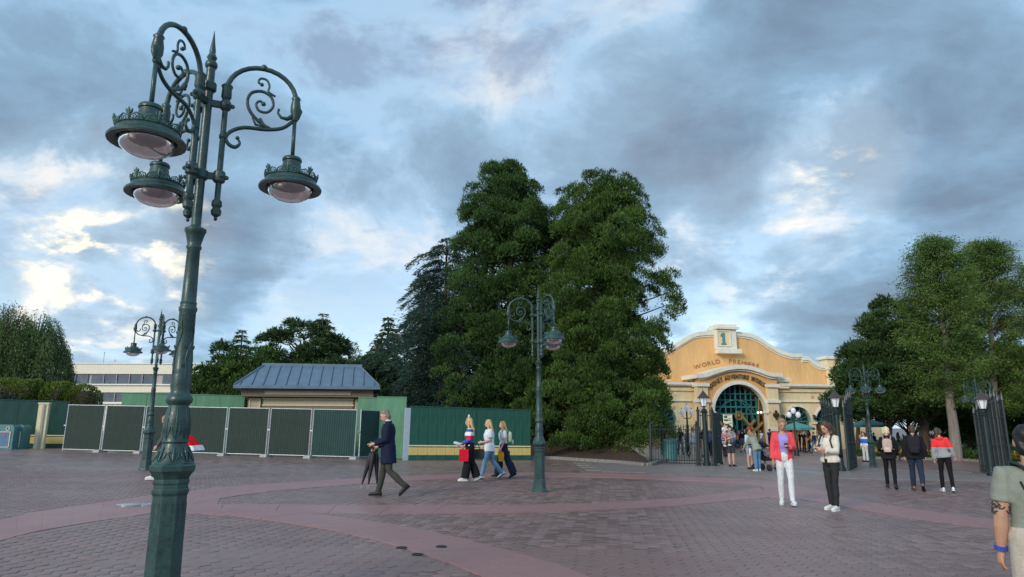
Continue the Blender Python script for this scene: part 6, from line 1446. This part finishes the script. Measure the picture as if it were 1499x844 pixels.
# lawn-side walkers
person('woman in black tracksuit with white sleeve stripes walking past the flower border', gp(1405, 671), 1.66, 82, dict(L=(20, 4, 1), R=(-18, 22, 1), fR=30, aL=(10, 8, 50, 0), aR=(0, 8, 40, 0)), True, 'fair', 'light', 'long', top=(.013, .013, .016), bottom=(.011, .011, .014), wide=.04, vox=MIDV, fine=False)
person('person in white and black striped top walking by the folded gate leaf', gp(1437, 673), 1.62, 80, WALK, True, 'fair', 'light', 'bob', topmat=CL['stripes'], bottom=(.015, .02, .05), wide=.04, shoes=M_whites, vox=MIDV, fine=False)
person('person in navy with white shoes just behind the striped walker at the gate leaf', gp(1443, 672), 1.64, 80, WALK, False, 'fair', 'brown', 'short', top=(.02, .03, .08), bottom=(.02, .025, .06), shoes=M_whites, vox=MIDV, fine=False)
person('child in dark coat walking between the couple and the blonde woman', gp(1325, 675), 1.36, 75, WALK, True, 'fair', 'light', 'bob', top=(.02, .02, .03), bottom=(.015, .015, .02), vox=MIDV, fine=False)
person('person in blue and white jacket standing behind the green lamp by the lawn', gp(1268, 676), 1.60, -60, {}, True, 'fair', 'brown', 'long', topmat=cloth((1, 1, 1), blocks=[(0, (.70, .72, .76)), (1.0, (.05, .16, .55)), (1.25, (.7, .72, .76))], key='bluewhite'), bottom=(.55, .56, .6), vox=MIDV, fine=False)
person('person in black clothes walking behind the cream puffer jacket', gp(1213, 672), 1.62, 176, WALK, False, 'fair', 'dark', 'short', top=(.011, .011, .013), bottom=(.010, .010, .012), vox=MIDV, fine=False)
person('woman in white shirt and pale trousers behind the iron railings', gp(1016, 670), 1.66, 20, WALK, True, 'fair', 'dark', 'bob', top=(.66, .67, .70), bottom=(.52, .55, .58), vox=MIDV, fine=False)
# the crowd near the arch: a few figures copied, each in its own clothes
protos = [person('x', (60, -30-i), H, 0, ps, fem, 'fair', hr, stl, top=(.1, .1, .1), bottom=(.05, .05, .05), sleeve=sl, vox=.024, fine=False) for i, (H, ps, fem, hr, stl, sl) in enumerate(((1.70, WALK, False, 'brown', 'short', 'long'), (1.64, dict(L=(12, 4, 1), R=(-10, 16, 1), fR=20, aL=(10, 8, 40, 0)), True, 'brown', 'long', 'short'), (1.66, {}, True, 'light', 'bob', 'long'), (1.74, dict(aL=(10, 10, 60, 10)), False, 'dark', 'short', 'short')))]
cols = dict(white=(.68, .69, .70), black=(.015, .015, .018), navy=(.02, .03, .08), red=(.45, .03, .03), grey=(.24, .25, .27), blue=(.10, .20, .42), beige=(.45, .38, .28), pink=(.60, .25, .28), green=(.07, .16, .10), denim=(.12, .20, .33), teal=(.05, .25, .27), yellow=(.55, .42, .10))
crowd = [(985, 664, 0, 'white', 'denim', 'behind the litter bin and railings'), (997, 666, 1, 'black', 'denim', 'beside the three-globe lamp behind the railings'), (972, 664, 3, 'black', 'black', 'half hidden by the conifer and railings'), (1006, 662, 2, 'grey', 'navy', 'under the three-globe lamp by the conifer'),
  (1026, 668, 3, 'black', 'beige', 'just behind the fence lantern post'), (1030, 664, 2, 'beige', 'black', 'between railings and lantern post'), (1041, 667, 1, 'blue', 'black', 'by the narrow open gate leaf'), (1048, 660, 0, 'navy', 'grey', 'behind the notice board'),
  (1060, 658, 2, 'white', 'black', 'beyond the notice board near the arch'), (1076, 657, 0, 'grey', 'denim', 'far under the arch behind the man with the child'), (1083, 656, 1, 'red', 'black', 'under the middle of the arch'), (1092, 657, 3, 'black', 'grey', 'under the arch by the gold beams'), (1100, 657, 2, 'teal', 'black', 'under the arch behind the red cap'), (1107, 656, 0, 'beige', 'navy', 'inside the arch beyond the stroller'), (1116, 657, 1, 'white', 'denim', 'at the brick foot of the arch'), (1128, 658, 3, 'navy', 'black', 'in front of the brick pilaster foot'),
  (1146, 662, 0, 'black', 'black', 'behind the shoulder of the coral jacket'), (1172, 660, 2, 'black', 'navy', 'in front of the first arched opening'), (1178, 662, 3, 'black', 'black', 'beside the three-globe lamp near the right arches'), (1186, 661, 1, 'red', 'black', 'under the teal parasol by the arches'), (1193, 663, 0, 'navy', 'denim', 'between the two right arches'), (1199, 661, 2, 'grey', 'black', 'below the second arched opening'), (1206, 660, 3, 'black', 'denim', 'by the folded leaf with spear finials'), (1160, 660, 1, 'pink', 'black', 'close to the coral jacket before the first arch'),
  (1258, 660, 2, 'blue', 'denim', 'under the parasol behind the green lamp'), (1264, 661, 3, 'beige', 'navy', 'seated side under the parasol by the lawn lamp'), (1281, 660, 0, 'navy', 'black', 'beyond the platinum blonde woman'), (1317, 661, 1, 'grey', 'black', 'far behind the flower border by the dark trunk'), (1324, 660, 2, 'white', 'navy', 'beyond the flower border under the trees'), (1334, 661, 0, 'teal', 'black', 'under the trees above the shoulder of the man in black')]
for px, py, k, tc, bc, where in crowd:
    o = copy_tree(protos[k]['root']); kind = {0: 'walking man', 1: 'long-haired woman', 2: 'standing woman', 3: 'standing man'}[k]
    article = '%s in %s top %s' % (kind, tc, where); x, y = gp(px, py); o.location = (x, y, G(x)); o.rotation_euler = (0, 0, random.uniform(-3, 3))
    tag(o, article, 'person', 'distant visitors near the arch')
    sc_ = random.uniform(.93, 1.05); o.scale = (sc_, sc_, sc_)
    for ch in o.children:
        nm = ch.name.split('.')[0]; c = cols[tc] if nm in ('top', 'jacket') else cols[bc] if nm == 'trousers' else None
        if c: ch.material_slots[0].link = 'OBJECT'; ch.material_slots[0].material = cloth(c)
for r in [p['root'] for p in protos]:
    for o in [c for ch in r.children for c in ch.children] + list(r.children) + [r]: bpy.data.objects.remove(o)

bpy.data.scenes.remove(LAB)
